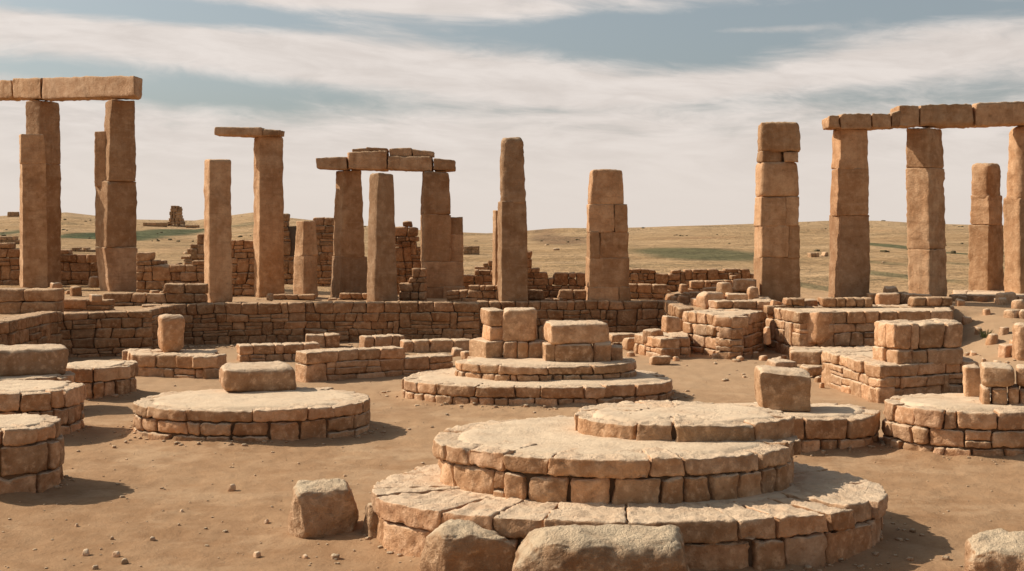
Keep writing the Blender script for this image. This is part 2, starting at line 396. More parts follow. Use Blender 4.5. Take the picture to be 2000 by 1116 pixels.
def paving(bag, path, inset, z, rng, rad=14, amp=.012, center=None):
    n = 72; s = np.linspace(0, path.L, n, endpoint=False); P, N = path.at(s); P = P-N*inset
    c = P.mean(0) if center is None else np.array(center); V = []
    for i in range(rad+1):
        f = 1-i/rad*.985; V.append(c+(P-c)*f)
    V = np.concatenate(V); q = np.column_stack([V, np.zeros(len(V))])
    zz = z+perlin(q*1.3+rng.uniform(0, 9))*amp+perlin(q*4.5)*amp*.5; zz[:n] -= .05; zz[n:2*n] -= amp*.7
    Fc = [(i*n+j, i*n+(j+1) % n, (i+1)*n+(j+1) % n, (i+1)*n+j) for i in range(rad) for j in range(n)]
    k = rad*n; bag.add(np.column_stack([V, zz]), np.array(Fc), rng.uniform())
def tier(parent, pname, path, z0, z1, seed, caph, chs, capw, lw, capd, seg, lowd=.34, base=(0, 0, 0), mat=None, sub=True, tone=None, over=0, rf=.26, top_drop=.006, capproud=.025):
    """one stone-faced step: coping stones, wall stones and the paved top; the step is one part and its stones are sub-parts"""
    rng = np.random.RandomState(seed); mat = mat or M_PLAT
    pv = Bag(); paving(pv, path, over if over else min(capd*.75, capd-.08), z1+.004 if over else z1-top_drop, rng, amp=.022 if over else .012, rad=26); pav = obj(pname, pv, M_PAVE, parent, base)
    host = pav if sub else parent
    zc = [z0-.07]; hs = rng.uniform(.9, 1.1, chs) if chs else []
    if chs: zc += list(zc[0]+np.cumsum(hs/np.sum(hs)*(z1-caph-zc[0])))
    zc += [z1]
    widths = [lw]*chs+[capw]
    st = lay(path.L, zc, widths, rng, wav=.02, p_tall=.05, p_split=.14, tilt=.025, closed=True)
    core = Bag()
    for cs, k in st:
        capstone = k == len(zc)-2
        if capstone:
            cs = [list(q) for q in cs]; cs[2][1] += rng.uniform(-.022, .008); cs[3][1] += rng.uniform(-.022, .008)
        r = stone_on_path(path, cs, capd*rng.uniform(.9, 1.08) if capstone else lowd*rng.uniform(.8, 1.1), rng, seg, gap=.005 if capstone else .008, proud=capproud if capstone else .03, rf=rf*(.62 if capstone else .85)*rng.uniform(.7, 1.4), chips=9, chipd=.16, rough=2.2, big=.9 if capstone else 1.4)
        if r is None: continue
        bg = Bag(); bg.add(*r); obj('coping_stone' if capstone else 'wall_stone', bg, mat, host, base)
    strip_core(core, path, z0-.08, lambda s: z1-.05, .07, min(lowd, capd*.8)); obj('earth_core', core, M_CORE, host, base)
    return pav

# ================================================================== SETTING: sky and sun
W = bpy.data.worlds.new('World'); sc.world = W; W.use_nodes = True; t = W.node_tree; t.nodes.clear(); b = NB(t)
SUNV = np.array([-1.2, .34, 1.0]); SUNV /= np.linalg.norm(SUNV)
el = math.asin(SUNV[2]); az = math.atan2(SUNV[0], SUNV[1])
sky = b.n('ShaderNodeTexSky', sky_type='NISHITA', sun_disc=False, sun_elevation=el, sun_rotation=az, air_density=1.0, dust_density=2.2, ozone_density=1.2)
dirv = b.n('ShaderNodeTexCoord').outputs['Generated']
sx = b.n('ShaderNodeSeparateXYZ', ins={0: dirv})
az_ = b.math('ARCTAN2', sx.outputs[0], sx.outputs[1]); el_ = b.math('ARCSINE', sx.outputs[2])
PX = b.math('MULTIPLY', az_, 2.6); PY = b.math('MULTIPLY', el_, 2.6)      # roughly thousandths of the frame's pixels
cv = b.n('ShaderNodeCombineXYZ', ins={0: b.math('ADD', b.math('MULTIPLY', PX, 1.0), b.math('MULTIPLY', PY, 1.2)), 1: b.math('MULTIPLY', PY, 4.2), 2: 0.0}).outputs[0]
wv = b.n('ShaderNodeTexNoise', ins={'Vector': cv, 'Scale': 1.6, 'Detail': 3.0})
cv2 = b.n('ShaderNodeVectorMath', operation='ADD', ins={0: cv, 1: b.n('ShaderNodeVectorMath', operation='SCALE', ins={0: wv.outputs['Color'], 'Scale': .55}).outputs[0]}).outputs[0]
nz1 = b.noise(cv2, 2.0, 8, .56); nz2 = b.noise(cv2, 6.0, 8, .60)
cl = b.math('ADD', b.math('ADD', b.math('MULTIPLY', nz1, .66), b.math('MULTIPLY', nz2, .34)), b.math('MULTIPLY', b.noise(cv2, 17.0, 8, .62), .18))
cl = b.math('SUBTRACT', cl, .06)
def gap(px, py, rx, ry, amt, slope=0.0):
    cx = (px-1000)/1000.0; cy = (HY-py)/1000.0
    dx = b.math('SUBTRACT', PX, cx); dy = b.math('SUBTRACT', b.math('SUBTRACT', PY, cy), b.math('MULTIPLY', dx, slope))
    d = b.math('ADD', b.math('POWER', b.math('DIVIDE', dx, rx/1000.0), 2.0), b.math('POWER', b.math('DIVIDE', dy, ry/1000.0), 2.0))
    return b.math('MULTIPLY', b.math('EXPONENT', b.math('MULTIPLY', d, -1.0)), amt)
cover = b.math('ADD', cl, .06)
for g in [(330, 35, 420, 26, -.34, -.02), (1240, 75, 300, 52, -.46, -.06), (1760, 40, 360, 38, -.30, .0), (480, 188, 330, 30, -.27, -.03), (90, 152, 160, 18, -.22, 0),
          (1500, 200, 420, 26, -.15, .03), (1050, 215, 160, 18, -.12, 0), (820, 14, 380, 26, .34, -.03), (60, 5, 160, 16, .3, 0), (300, 95, 520, 34, .30, -.07), (900, 165, 420, 36, .26, -.10), (1500, 165, 380, 24, .22, .08), (1860, 100, 260, 40, .16, .12), (1480, 68, 140, 10, .28, .02), (840, 130, 420, 26, .12, -.10)]:
    cover = b.math('ADD', cover, gap(*g))
lowmask = b.ramp(PY, .07, .28, .42, 0.0)                       # the veil thickens towards the horizon
cover = b.math('ADD', cover, lowmask)
cover = b.math('SUBTRACT', cover, b.ramp(PY, .55, 1.3, 0, .38)); cover = b.math('SUBTRACT', cover, b.ramp(sx.outputs[1], .25, -.3, 0, .5))   # clearer overhead and behind
cmask = b.ramp(cover, .36, .76)
skyc = b.mix(1.0, b.n('ShaderNodeHueSaturation', ins={'Saturation': .52, 'Value': 1.0, 'Color': sky.outputs[0]}).outputs[0], (.93, .97, .95), 'MULTIPLY')
ccol = b.mix(b.ramp(nz2, .3, .7), (7.1, 6.35, 5.85), (8.4, 7.6, 7.05))
ccol = b.mix(b.ramp(PY, .0, .25, 1.0, 0.0), ccol, (8.0, 7.15, 6.5))
col = b.mix(b.math('MULTIPLY', cmask, .93), skyc, ccol)
bg = b.n('ShaderNodeBackground', ins={0: col, 1: .10}); b.n('ShaderNodeOutputWorld', ins={0: bg.outputs[0]})
sl = bpy.data.lights.new('sun', 'SUN'); so = bpy.data.objects.new('sun', sl); COL.objects.link(so)
sl.energy = 5.0; sl.angle = RAD(.5); sl.color = (1.0, .92, .80)
from mathutils import Vector
so.rotation_euler = Vector(-SUNV).to_track_quat('-Z', 'Y').to_euler(); so.location = (-20, 10, 30)

# ================================================================== ROUND PLATFORMS
rngL = np.random.RandomState(1)
def round_platform(label, cat, c, rx, ry, tiers, seed, group=None, name='round_platform', rot=0):
    base = (c[0], c[1], 0); t = thing(name, label, cat, base, group); rm = sum(ry)/2 if isinstance(ry, tuple) else ry; PADS.append((c[0], c[1]+((ry[1]-ry[0])/2 if isinstance(ry, tuple) else 0), rx, rm))
    for i, T in enumerate(tiers):
        cc = T.get('c', c); p = Path(ellipse(cc[0], cc[1], T.get('rx', rx), T.get('ry', ry), rot, seed=seed+i*3.3, wob=T.get('wob', .022)), True)
        tier(t, 'tier' if len(tiers) > 1 else 'paved_top', p, T['z0'], T['z1'], seed*10+i, T['cap'], T['n'], T['capw'], T['lw'], T['capd'], T.get('seg', .045), base=base, sub=len(tiers) > 1, mat=T.get('mat'), capproud=T.get('proud', .06), over=T.get('over', .17))
    return t
# big stepped platform in the foreground
round_platform('large round three-stepped stone platform in the foreground', 'platform', (1.124, 13.05), 2.46, (1.62, 2.2), [
    dict(z0=0, z1=.5, cap=.2, n=1, capw=(.32, 1.05), lw=(.3, .85), capd=.95, seg=.034, over=0),
    dict(z0=.5, z1=.91, cap=.18, n=1, capw=(.32, .95), lw=(.2, .62), capd=.6, c=(1.03, 13.54), rx=1.81, ry=(1.39, 1.62), seg=.032),
    dict(z0=.91, z1=1.09, cap=.18, n=0, capw=(.4, 1.0), lw=(.3, .6), capd=.7, c=(1.786, 13.9), rx=1.144, ry=(.78, 1.12), seg=.032)], 11, name='stepped_platform')
round_platform('low round platform behind the large stepped platform, carrying a squared block', 'platform', (wx(1535, 18.6), 18.6), 1.28, .92,
    [dict(z0=0, z1=.5, cap=.29, n=1, capw=(.3, .62), lw=(.25, .5), capd=.5)], 12)
round_platform('round platform at the right edge with a small stone stack on it', 'platform', (wx(1902, 18.15), 18.15), 1.18, 1.02,
    [dict(z0=0, z1=.67, cap=.26, n=2, capw=(.3, .7), lw=(.25, .5), capd=.5)], 13)
round_platform('low round platform left of centre carrying one thick oval slab', 'platform', (wx(491, 19.75), 19.75), 1.73, (1.22, 1.6),
    [dict(z0=0, z1=.5, cap=.18, n=2, capw=(.45, .95), lw=(.3, .65), capd=.62)], 14)
round_platform('two-stepped round platform in the middle carrying two block stacks', 'platform', (wx(1051, 23.9), 23.9), 2.43, (1.45, 2.2), [
    dict(z0=0, z1=.36, cap=.2, n=1, capw=(.35, .95), lw=(.2, .5), capd=.6, seg=.05),
    dict(z0=.36, z1=.63, cap=.17, n=1, capw=(.3, .9), lw=(.2, .45), capd=.6, c=(wx(1067, 24.25), 24.25), rx=1.64, ry=(.95, 1.5), seg=.05)], 15, name='stepped_platform')
round_platform('nearest round pedestal of stacked stones at the left edge', 'pedestal', (wx(2, 15.4), 15.4), .68, .72,
    [dict(z0=0, z1=.79, cap=.2, n=2, capw=(.35, .6), lw=(.35, .65), capd=.45)], 16, name='round_pedestal')
round_platform('second round pedestal from the front at the left edge', 'pedestal', (wx(38, 19.6), 19.6), .88, .86,
    [dict(z0=0, z1=.71, cap=.27, n=2, capw=(.35, .75), lw=(.2, .45), capd=.5)], 17, name='round_pedestal')
round_platform('round pedestal at the left edge lying under one huge rounded slab', 'pedestal', (wx(30, 22.0), 22.0), .95, .8,
    [dict(z0=0, z1=.62, cap=.2, n=2, capw=(.35, .75), lw=(.2, .45), capd=.4)], 18, name='round_pedestal')
round_platform('small round pedestal with flat cap slabs between the left pedestals and the oval-slab platform', 'pedestal', (wx(188, 24.1), 24.1), .7, .72,
    [dict(z0=0, z1=.59, cap=.26, n=1, capw=(.5, .95), lw=(.2, .45), capd=.5)], 19, name='round_pedestal')
# ================================================================== LOOSE BLOCKS AND BOULDERS
def block(name, label, cat, Y, top, bot, seed, wl=0, depth=None, ratio=.8, z0=None, z1=None, seg=.04, rf=.3, chips=6, mat=None, group=None, detail=3, chipd=.2, jit=.03, big=1.0, rough=1.2, tint=None):
    rng = np.random.RandomState(seed); c = blk_corners(Y, top, bot, wl, ratio=ratio, depth=depth, z0=z0, z1=z1)
    bg = Bag(); add_blk(bg, c, rng, seg=seg, jit=jit, gap=0, rf=rf, chips=chips, detail=detail, chipd=chipd, big=big, rough=rough, tint=tint)
    b_ = np.mean(c[:4], 0); o = obj(name, bg, mat or M_PLAT, None, b_); return tag(o, label, cat, group)
block('oval_slab', 'thick rounded oval slab lying on the low round platform left of centre', 'stone slab', 20.4, (422, 580, 716), (424, 581, 768), 31, wl=12, depth=.9, z0=.49, z1=.89, rf=.5, chips=5)
block('stone_block', 'squared block with flat dark face on the platform beside the large stepped platform', 'stone block', 18.3, (1470, 1588, 735), (1473, 1591, 795), 32, wl=12, depth=.75, z0=.49, z1=1.06, rf=.3, chips=5)
block('rounded_slab', 'huge rounded slab at the left edge lying on a round pedestal', 'stone slab', 21.45, (-70, 135, 700), (-70, 134, 747), 33, wl=0, depth=1.1, z0=.61, z1=1.06, rf=.5, chips=5)
block('standing_stone', 'squat upright stone standing on the low plinth at left', 'standing stone', 27.75, (303, 365, 617), (310, 361, 688), 34, wl=10, depth=.6, z0=.44, z1=1.21, rf=.42, chips=8, seg=.045, big=1.5)
# boulders in the foreground
def boulder(label, px0, px1, ytop, ybase, seed, depth=.6, wl=10, rf=.6, z0=-.08, inset=(8, 8), mat=None, name='boulder', big=2.2, seg=.028, cat='boulder', zb=0.0, chips=9):
    Y = dist(ybase, zb); Yt = Y+depth*.45
    return block(name, label, cat, Y, (px0+inset[0], px1-inset[1], ytop), (px0, px1, ybase), seed, wl=wl, depth=depth, z0=zb+z0, z1=wz(ytop, Yt), rf=rf, chips=chips, mat=mat or M_BOUL, seg=seg, chipd=.3, jit=.05, big=big, rough=1.7)
boulder('squarish boulder standing alone left of the large stepped platform', 560, 714, 948, 1054, 41, depth=.55, wl=16, rf=.4, inset=(6, 2), big=1.2)
boulder('rounded boulder in front of the large stepped platform, left of the biggest boulder', 816, 1026, 1024, 1140, 42, depth=.55, wl=20, inset=(14, 12))
boulder('biggest boulder, broad and cut off by the bottom of the picture', 985, 1362, 1046, 1180, 43, depth=.6, wl=20, inset=(25, 10), seg=.03)
boulder('pitted boulder in the bottom right corner', 1862, 2080, 1050, 1165, 44, depth=.8, wl=16, inset=(14, 10))
boulder('small flat stone wedged between the biggest boulder and the large platform', 1098, 1172, 1040, 1130, 45, depth=.2, wl=4, inset=(14, 12), zb=.1)
boulder('narrow upright stone set against the left side of the large stepped platform', 712, 748, 985, 1060, 46, depth=.4, wl=3, inset=(6, 2), cat='stone')
boulder('small rounded stone at the foot of the large platform beside the rounded boulder', 806, 838, 1040, 1075, 47, depth=.25, wl=2, inset=(3, 3), cat='stone')

# stacks on platforms: built of blocks that are parts of the stack
def stack(name, label, cat, blocks, seed, mat=None, base=None, seg=.05):
    rng = np.random.RandomState(seed); cs = [blk_corners(b_['Y'], b_['t'], b_['b'], b_.get('wl', 0), ratio=b_.get('ratio', .8), depth=b_.get('d'), z0=b_.get('z0'), z1=b_.get('z1'), u=b_.get('u', (0, 1))) for b_ in blocks]
    bz = min(np.min(np.array(c)[:, 2]) for c in cs); ctr = np.mean(np.array(cs[0]), 0); base = (ctr[0], ctr[1], bz)
    t = thing(name, label, cat, base)
    for c, b_ in zip(cs, blocks):
        bg = Bag(); add_blk(bg, c, rng, seg=b_.get('seg', seg), jit=.012, gap=.002, rf=b_.get('rf', .3), chips=5, detail=3, chipd=.18, rough=1.2); obj(b_.get('n', 'block'), bg, mat or M_PLAT, t, base)
    return t
stack('block_stack', 'taller block stack on the middle platform, left of the slab-topped stack', 'stone stack', [
    dict(Y=24.7, t=(936, 988, 606), b=(938, 988, 639), wl=17, d=.8, rf=.3), dict(Y=24.68, t=(983, 1049, 604), b=(982, 1048, 668), wl=0, d=.8, rf=.25),
    dict(Y=24.72, t=(940, 987, 638), b=(940, 987, 668), wl=17, d=.75, rf=.25),
dict(Y=24.6, t=(913, 985, 667), b=(913, 984, 697), wl=36, d=.9, z0=.55), dict(Y=24.6, t=(984, 1011, 668), b=(984, 1010, 697), d=.5, z0=.55),
    dict(Y=24.6, t=(1010, 1031, 669), b=(1009, 1031, 697), d=.5, z0=.55), dict(Y=24.6, t=(1030, 1064, 668), b=(1030, 1064, 697), d=.5, z0=.55)], 51)
stack('block_stack', 'wide slab-topped stack of blocks at the right of the middle platform', 'stone stack', [
    dict(Y=23.93, t=(1055, 1191, 632), b=(1056, 1192, 674), wl=18, d=.9, rf=.35, n='cap_slab'),
    dict(Y=23.97, t=(1057, 1084, 673), b=(1057, 1084, 705), wl=8, d=.7, z0=.58), dict(Y=23.95, t=(1083, 1160, 673), b=(1083, 1158, 705), d=.7, z0=.58), dict(Y=24.0, t=(1158, 1194, 668), b=(1157, 1193, 705), d=.7, z0=.58)], 52)
block('stone_block', 'small block lying right of the slab-topped stack on the middle platform', 'stone block', 24.2, (1193, 1216, 677), (1192, 1217, 703), 53, depth=.4, z0=.58, seg=.05)
stack('block_stack', 'small stone stack standing on the round platform at the right edge', 'stone stack', [
    dict(Y=17.75, t=(1911, 1982, 718), b=(1912, 1983, 756), wl=6, d=.7, z1=1.19, rf=.45), dict(Y=17.75, t=(1983, 2060, 720), b=(1984, 2060, 756), d=.7, z1=1.17, rf=.45),
    dict(Y=17.75, t=(1913, 1934, 757), b=(1913, 1935, 789), wl=5, d=.5, z0=.65), dict(Y=17.75, t=(1935, 1966, 757), b=(1935, 1967, 792), d=.5, z0=.65), dict(Y=17.75, t=(1968, 1990, 757), b=(1968, 1990, 792), d=.5, z0=.65), dict(Y=17.75, t=(1991, 2055, 757), b=(1991, 2055, 792), d=.5, z0=.65)], 54)
block('stone_block', 'pale block behind and left of the small stack on the right edge platform', 'stone block', 18.6, (1880, 1916, 724), (1878, 1916, 766), 55, wl=10, depth=.5, z0=.65, z1=1.08)

# ================================================================== PILLARS AND LINTELS
def pillar(label, Y, blocks, seed, name='stone_pillar', z0=None, group=None, cat='pillar', mat=None, tint=None):
    rng = np.random.RandomState(seed)
    allc = []
    for b_ in blocks:
        Yb = Y+b_.get('dY', 0)
        for i, u in enumerate(zip([0]+b_.get('sp', []), b_.get('sp', [])+[1])):
            allc.append((blk_corners(Yb, (b_['t'][0]-1.5, b_['t'][1]+2, b_['t'][2]), (b_['b'][0]-1.5, b_['b'][1]+2, b_['b'][2]), b_.get('wl', 0) if True else 0, u=u, ratio=b_.get('ratio', .8), depth=b_.get('d')), b_))
    bz = min(np.min(np.array(c)[:, 2]) for c, _ in allc); c0 = np.mean(np.array(allc[-1][0]), 0); base = (c0[0], c0[1], bz)
    t = thing(name, label, cat, base, group); tv = .06 if tint is None else .015; tint = rng.uniform(.2, .8) if tint is None else tint
    for c, b_ in allc:
        c = [np.array(q)-[0, 0, (.035 if b_.get('rf', 0) < .5 else .24) if i < 4 else 0] for i, q in enumerate(c)]
        bg = Bag(); add_blk(bg, c, rng, seg=.065, jit=.016, gap=-.006, rf=b_.get('rf', .08)*.75, chips=b_.get('chips', 4), chipd=b_.get('cd', .07), detail=3, rough=b_.get('rough', 1.5), big=b_.get('big', 1.0), tint=min(1, max(0, tint+rng.uniform(-tv, tv))))
        obj(b_.get('n', 'block'), bg, mat or M_PILL, t, base)
    return t
B = lambda xlt, xrt, yt, xlb, xrb, yb, wl=0, **k: dict(t=(xlt, xrt, yt), b=(xlb, xrb, yb), wl=wl, **k)
pillar('shorter slim pillar at the far left, in front of the lintel-bearing one', 44.3, [B(39, 84, 262, 39, 88, 317, 3), B(39, 88, 318, 40, 92, 562, 6)], 101, tint=.115)
pillar('tall broad pillar at the far left under the left end of the long lintel', 46.8, [B(51, 116, 196, 50, 118, 318, 30, rf=.25), B(52, 118, 319, 56, 118, 560, 30)], 102, tint=.57)
pillar('tall cracked pillar with a notched left shoulder under the right end of the long lintel', 43.3, [B(206, 262, 195, 202, 265, 352, 12, rf=.2, cd=.2), B(187, 216, 256, 186, 214, 362, 22, dY=.35, n='shoulder_slab', ratio=1.0), B(187, 266, 354, 186, 267, 483, 25, cd=.2), B(186, 267, 484, 197, 267, 572, 20)], 103)
pillar('plain round-topped pillar left of the one with the overhanging slab', 36.5, [B(400, 449, 311, 399, 453, 592, 11, rf=.34, chips=6, cd=.14, n='shaft')], 104)
pillar('slender tall pillar carrying the overhanging flat slab', 39.5, [B(497, 551, 266, 495, 555, 582, 12, rf=.18)], 105)
pillar('short squat pillar between the overhanging-slab pillar and the trilithon', 38.6, [B(580, 616, 432, 576, 618, 498, 17), B(576, 618, 499, 574, 618, 580, 20)], 106)
pillar('left support pillar of the trilithon with a wider bottom block', 39.4, [B(658, 704, 333, 651, 712, 500, 16, rf=.22), B(649, 717, 501, 647, 719, 584, 20)], 107)
pillar('free round-shouldered pillar standing inside the trilithon', 36.4, [B(722, 769, 339, 715, 776, 593, 19, rf=.36, chips=6, cd=.14, n='shaft')], 108)
pillar('right support pillar of the trilithon with a stepped right side', 39.1, [B(824, 875, 335, 823, 879, 418, 6, rf=.2), B(823, 880, 419, 823, 880, 510, 6), B(876, 901, 425, 876, 902, 457, 0, dY=.25, ratio=1.2), B(876, 902, 458, 876, 903, 510, 0, dY=.25, ratio=1.2), B(823, 903, 511, 822, 904, 560, 8, ratio=.5), B(824, 868, 561, 824, 868, 592, 6), B(868, 905, 561, 869, 905, 592, 0)], 109)
pillar('tall lone pillar with a rounded weathered head right of the trilithon', 36.6, [B(977, 1022, 267, 974, 1027, 391, 6, rf=1.2, chips=8, cd=.25, rough=2.2), B(973, 1027, 393, 971, 1029, 592, 9), B(965, 980, 412, 963, 978, 590, 5, dY=.9, n='side_slab', ratio=1)], 110)
pillar('middle pillar of even stacked blocks with a tapering head', 36.8, [B(1152, 1215, 332, 1148, 1218, 398, 6, rf=.25), B(1147, 1223, 399, 1146, 1225, 452, 6, sp=[.66]), B(1146, 1226, 453, 1145, 1226, 503, 8, sp=[.25]), B(1145, 1227, 504, 1144, 1227, 560, 8), B(1143, 1229, 561, 1142, 1231, 590, 8, n='foot_block', sp=[.72])], 111)
pillar('thick pillar of six stacked courses with a thin broken course below its head', 36.6, [B(1482, 1559, 239, 1480, 1561, 294, 5, rf=.35, chips=8, rough=2), B(1479, 1525, 296, 1479, 1525, 314, 12, rf=.3), B(1533, 1557, 297, 1533, 1557, 314, 0), B(1515, 1545, 294, 1515, 1545, 316, 0, dY=.3, ratio=1), B(1477, 1556, 315, 1475, 1560, 383, 12, rf=.3), B(1475, 1558, 385, 1474, 1558, 439, 14, sp=[.66]), B(1474, 1560, 440, 1473, 1560, 502, 16, sp=[.72]), B(1472, 1561, 503, 1470, 1562, 588, 19)], 112)
pillar('three-block pillar under the left end of the right-hand lintel row', 36.9, [B(1627, 1693, 253, 1624, 1694, 327, 18), B(1624, 1695, 329, 1622, 1695, 419, 18), B(1622, 1696, 420, 1620, 1697, 587, 22)], 113)
pillar('rough-faced broad pillar in the middle of the right-hand lintel row', 37.4, [B(1771, 1839, 249, 1770, 1844, 325, 46, rough=2, rf=.2), B(1770, 1844, 326, 1771, 1847, 486, 46, rough=2.4, rf=.25), B(1773, 1847, 487, 1774, 1849, 580, 44, rough=2, rf=.2)], 114)
pillar('shorter three-block pillar at the right without a lintel', 40.2, [B(1895, 1957, 318, 1896, 1957, 379, 36, rf=.6, rough=2), B(1897, 1957, 381, 1897, 1957, 437, 36, rough=2), B(1894, 1958, 439, 1892, 1961, 582, 38, rough=2)], 115)
pillar('tall pillar cut off by the right edge of the picture', 38.6, [B(1966, 2045, 245, 1959, 2048, 384, 30, rf=1.0, rough=2), B(1959, 2047, 386, 1960, 2052, 580, 34, rough=1.8, rf=.25)], 116)

def lintel(label, Y0, Y1, top, bot, seed, depth=.9, rf=.2, group=None, rough=1.8, name='lintel_stone', chips=7, mat=None):
    """beam stone whose left end is at distance Y0 and right end at Y1"""
    rng = np.random.RandomState(seed); (xl, ylt), (xr, yrt) = top; (xl2, ylb), (xr2, yrb) = bot; c = []
    for za, zb_ in ((ylb, yrb), (ylt, yrt)):
        for d in (0, depth):
            for px, yy, Y in ((xl, za, Y0), (xr, zb_, Y1)):
                c.append([wx(px, Y)+(.0), Y+d, wz(yy, Y)])
    bg = Bag(); add_blk(bg, c, rng, seg=.07, jit=.02, gap=.001, rf=rf*.7, chips=chips, chipd=.16, detail=3, rough=rough, tint=rng.uniform(.05, .5))
    return tag(obj(name, bg, mat or M_PILL, None, np.mean(np.array(c)[:4], 0)), label, 'lintel', group)
def YA(px): return 46.4+(px-84)/(235-84)*(43.1-46.4)
lintel('lintel stone at the far left cut off by the left picture edge', YA(-90), YA(23), ((-90, 158), (23, 156)), ((-90, 193), (23, 192)), 121)
lintel('short lintel stone second from the left picture edge', YA(25), YA(80), ((25, 153), (80, 152)), ((25, 192), (80, 193)), 122)
lintel('long cracked lintel beam reaching to the notched pillar at upper left', YA(82), YA(263), ((82, 152), (263, 148)), ((82, 194), (263, 189)), 123)
lintel('long thin overhanging slab balanced on the slender pillar', 39.3, 39.3, ((417, 247), (513, 249)), ((417, 264), (512, 267)), 124, depth=.8, rf=.3)
lintel('short end piece lying on top of the slender pillar beside the overhanging slab', 39.3, 39.3, ((513, 252), (547, 253)), ((513, 265), (547, 265)), 125, depth=.8)
YC = lambda px: 39.2
for i, (x0, x1, a, c_, d, e, lb) in enumerate([(617, 677, 308, 305, 330, 331, 'leftmost overhanging lintel stone of the trilithon'), (678, 755, 297, 295, 331, 333, 'tall left lintel stone of the trilithon above the left support'),
        (757, 844, 306, 306, 332, 334, 'right lintel stone of the trilithon left of its right support'), (846, 888, 310, 312, 333, 333, 'small rightmost lintel stone of the trilithon')]):
    lintel(lb, YC(x0), YC(x1), ((x0, a), (x1, c_)), ((x0, d), (x1, e)), 131+i)
for i, (x0, x1, a, c_, d, e, lb) in enumerate([(688, 722, 291, 289, 297, 296, 'thin broken slab on the left lintel stone of the trilithon'), (715, 756, 289, 291, 296, 296, 'thin slab lying at the right end of the tall left lintel stone'),
        (760, 804, 289, 288, 305, 305, 'left flat stone on the right lintel stone of the trilithon'), (805, 846, 291, 296, 306, 307, 'right flat stone with sloping end on the right lintel stone of the trilithon')]):
    lintel(lb, YC(x0)+.1, YC(x1)+.1, ((x0, a), (x1, c_)), ((x0, d), (x1, e)), 141+i, depth=.7, rf=.35, name='top_slab')
YG = lambda px: 36.7+(px-1650)/(1810-1650)*(37.4-36.7)
for i, (x0, x1, a, c_, d, e, lb) in enumerate([(1619, 1641, 227, 226, 251, 252, 'small leftmost stone of the right-hand lintel row'), (1642, 1703, 223, 222, 252, 251, 'lintel stone above the three-block pillar on the right'),
        (1704, 1741, 222, 222, 250, 250, 'short lintel stone between the two right-hand lintel pillars'), (1742, 1758, 222, 214, 249, 248, 'narrow stone tucked left of the raised block in the right lintel row'), (1755, 1796, 206, 206, 248, 247, 'raised square block of the right-hand lintel row'),
        (1798, 1903, 205, 203, 246, 247, 'long lintel beam above the rough-faced broad pillar on the right'), (1905, 2060, 201, 196, 246, 241, 'lintel beam running out of the right picture edge')]):
    lintel(lb, YG(x0), YG(x1), ((x0, a), (x1, c_)), ((x0, d), (x1, e)), 151+i, rough=2.2)

# ================================================================== WALLS
P2 = lambda *pp: [G(px, py) for px, py in pp]
wall('retaining_wall', 'shaded stone wall at the left edge running towards the viewer', 'wall', [(-10.35, 23.0), (-10.55, 27.6), (-10.6, 31.35)], 0, 1.10, 201, ch=.24, wr=(.3, .7), seg=.07, depth=.5)
wall('retaining_wall', 'short stretch of stone wall behind the left pedestals and standing stone', 'wall', [(-10.75, 31.2), G(298, 694)], 0, 1.06, 202, ch=.2, wr=(.25, .6), seg=.07, depth=.5)
wall('retaining_wall', 'long dry-stone wall along the foot of the left and centre pillars', 'wall', [(-9.6, 34.5)]+P2((600, 669), (937, 668)), 0, 1.07, 203, ch=.235, wr=(.24, .62), seg=.065, depth=.5)
wall('retaining_wall', 'dry-stone wall behind the middle platform below the lone pillars', 'wall', [(-.95, 36.4), (1.8, 36.6), (4.8, 36.8)], 0, 1.05, 204, ch=.22, wr=(.25, .65), seg=.065, depth=.5)
wall('retaining_wall', 'short return wall joining the left wall to the long dry-stone wall', 'wall', [(-8.72, 31.95), (-8.8, 34.9)], 0, 1.06, 205, ch=.2, wr=(.25, .6), depth=.4)
wall('retaining_wall', 'sunlit return wall behind the small lower terrace', 'wall', [(4.2, 36.9), (4.16, 33.3)], 0, 1.06, 206, ch=.22, wr=(.25, .6), depth=.4)
# broken top course on the long wall
def toprow(label, px0, px1, Y, y0, y1, seed, z0, name='wall_remnant', wr=(.25, .6), ch=.22, depth=.45, mat=None, wlbl='wall', prof=None, YB=None, seg=.07, parts=False, **k):
    YB = YB or Y
    pf, zmax = pxprof((px0, px1), (Y, YB), prof or [(px0, y0), (px1, y1)])
    return wall(name, label, wlbl, [(wx(px0, Y), Y), (wx(px1, YB), YB)], z0, zmax+.02, seed, ch=ch, wr=wr, depth=depth, prof=lambda s: pf(s)-.03, mat=mat, seg=seg, parts=parts, **k)
toprow('large blocks topping the left-edge wall', -10, 112, 31.9, 566, 566, 211, 1.0, ch=.36, wr=(.6, .9), depth=.6)
toprow('low row of long stones on the wall between the left-edge blocks and the notched pillar', 112, 215, 33.0, 580, 578, 212, .98, ch=.16, wr=(.5, .9))
toprow('low course of blocks on the long wall in front of the notched pillar', 200, 400, 35.0, 568, 560, 213, 1.0, ch=.2, wr=(.35, 1.0), prof=[(200, 572), (300, 572), (305, 560), (400, 556)])
toprow('thin course on the long wall between the slender and the short pillar', 500, 640, 38.0, 577, 577, 214, .98, ch=.16, wr=(.4, .8))
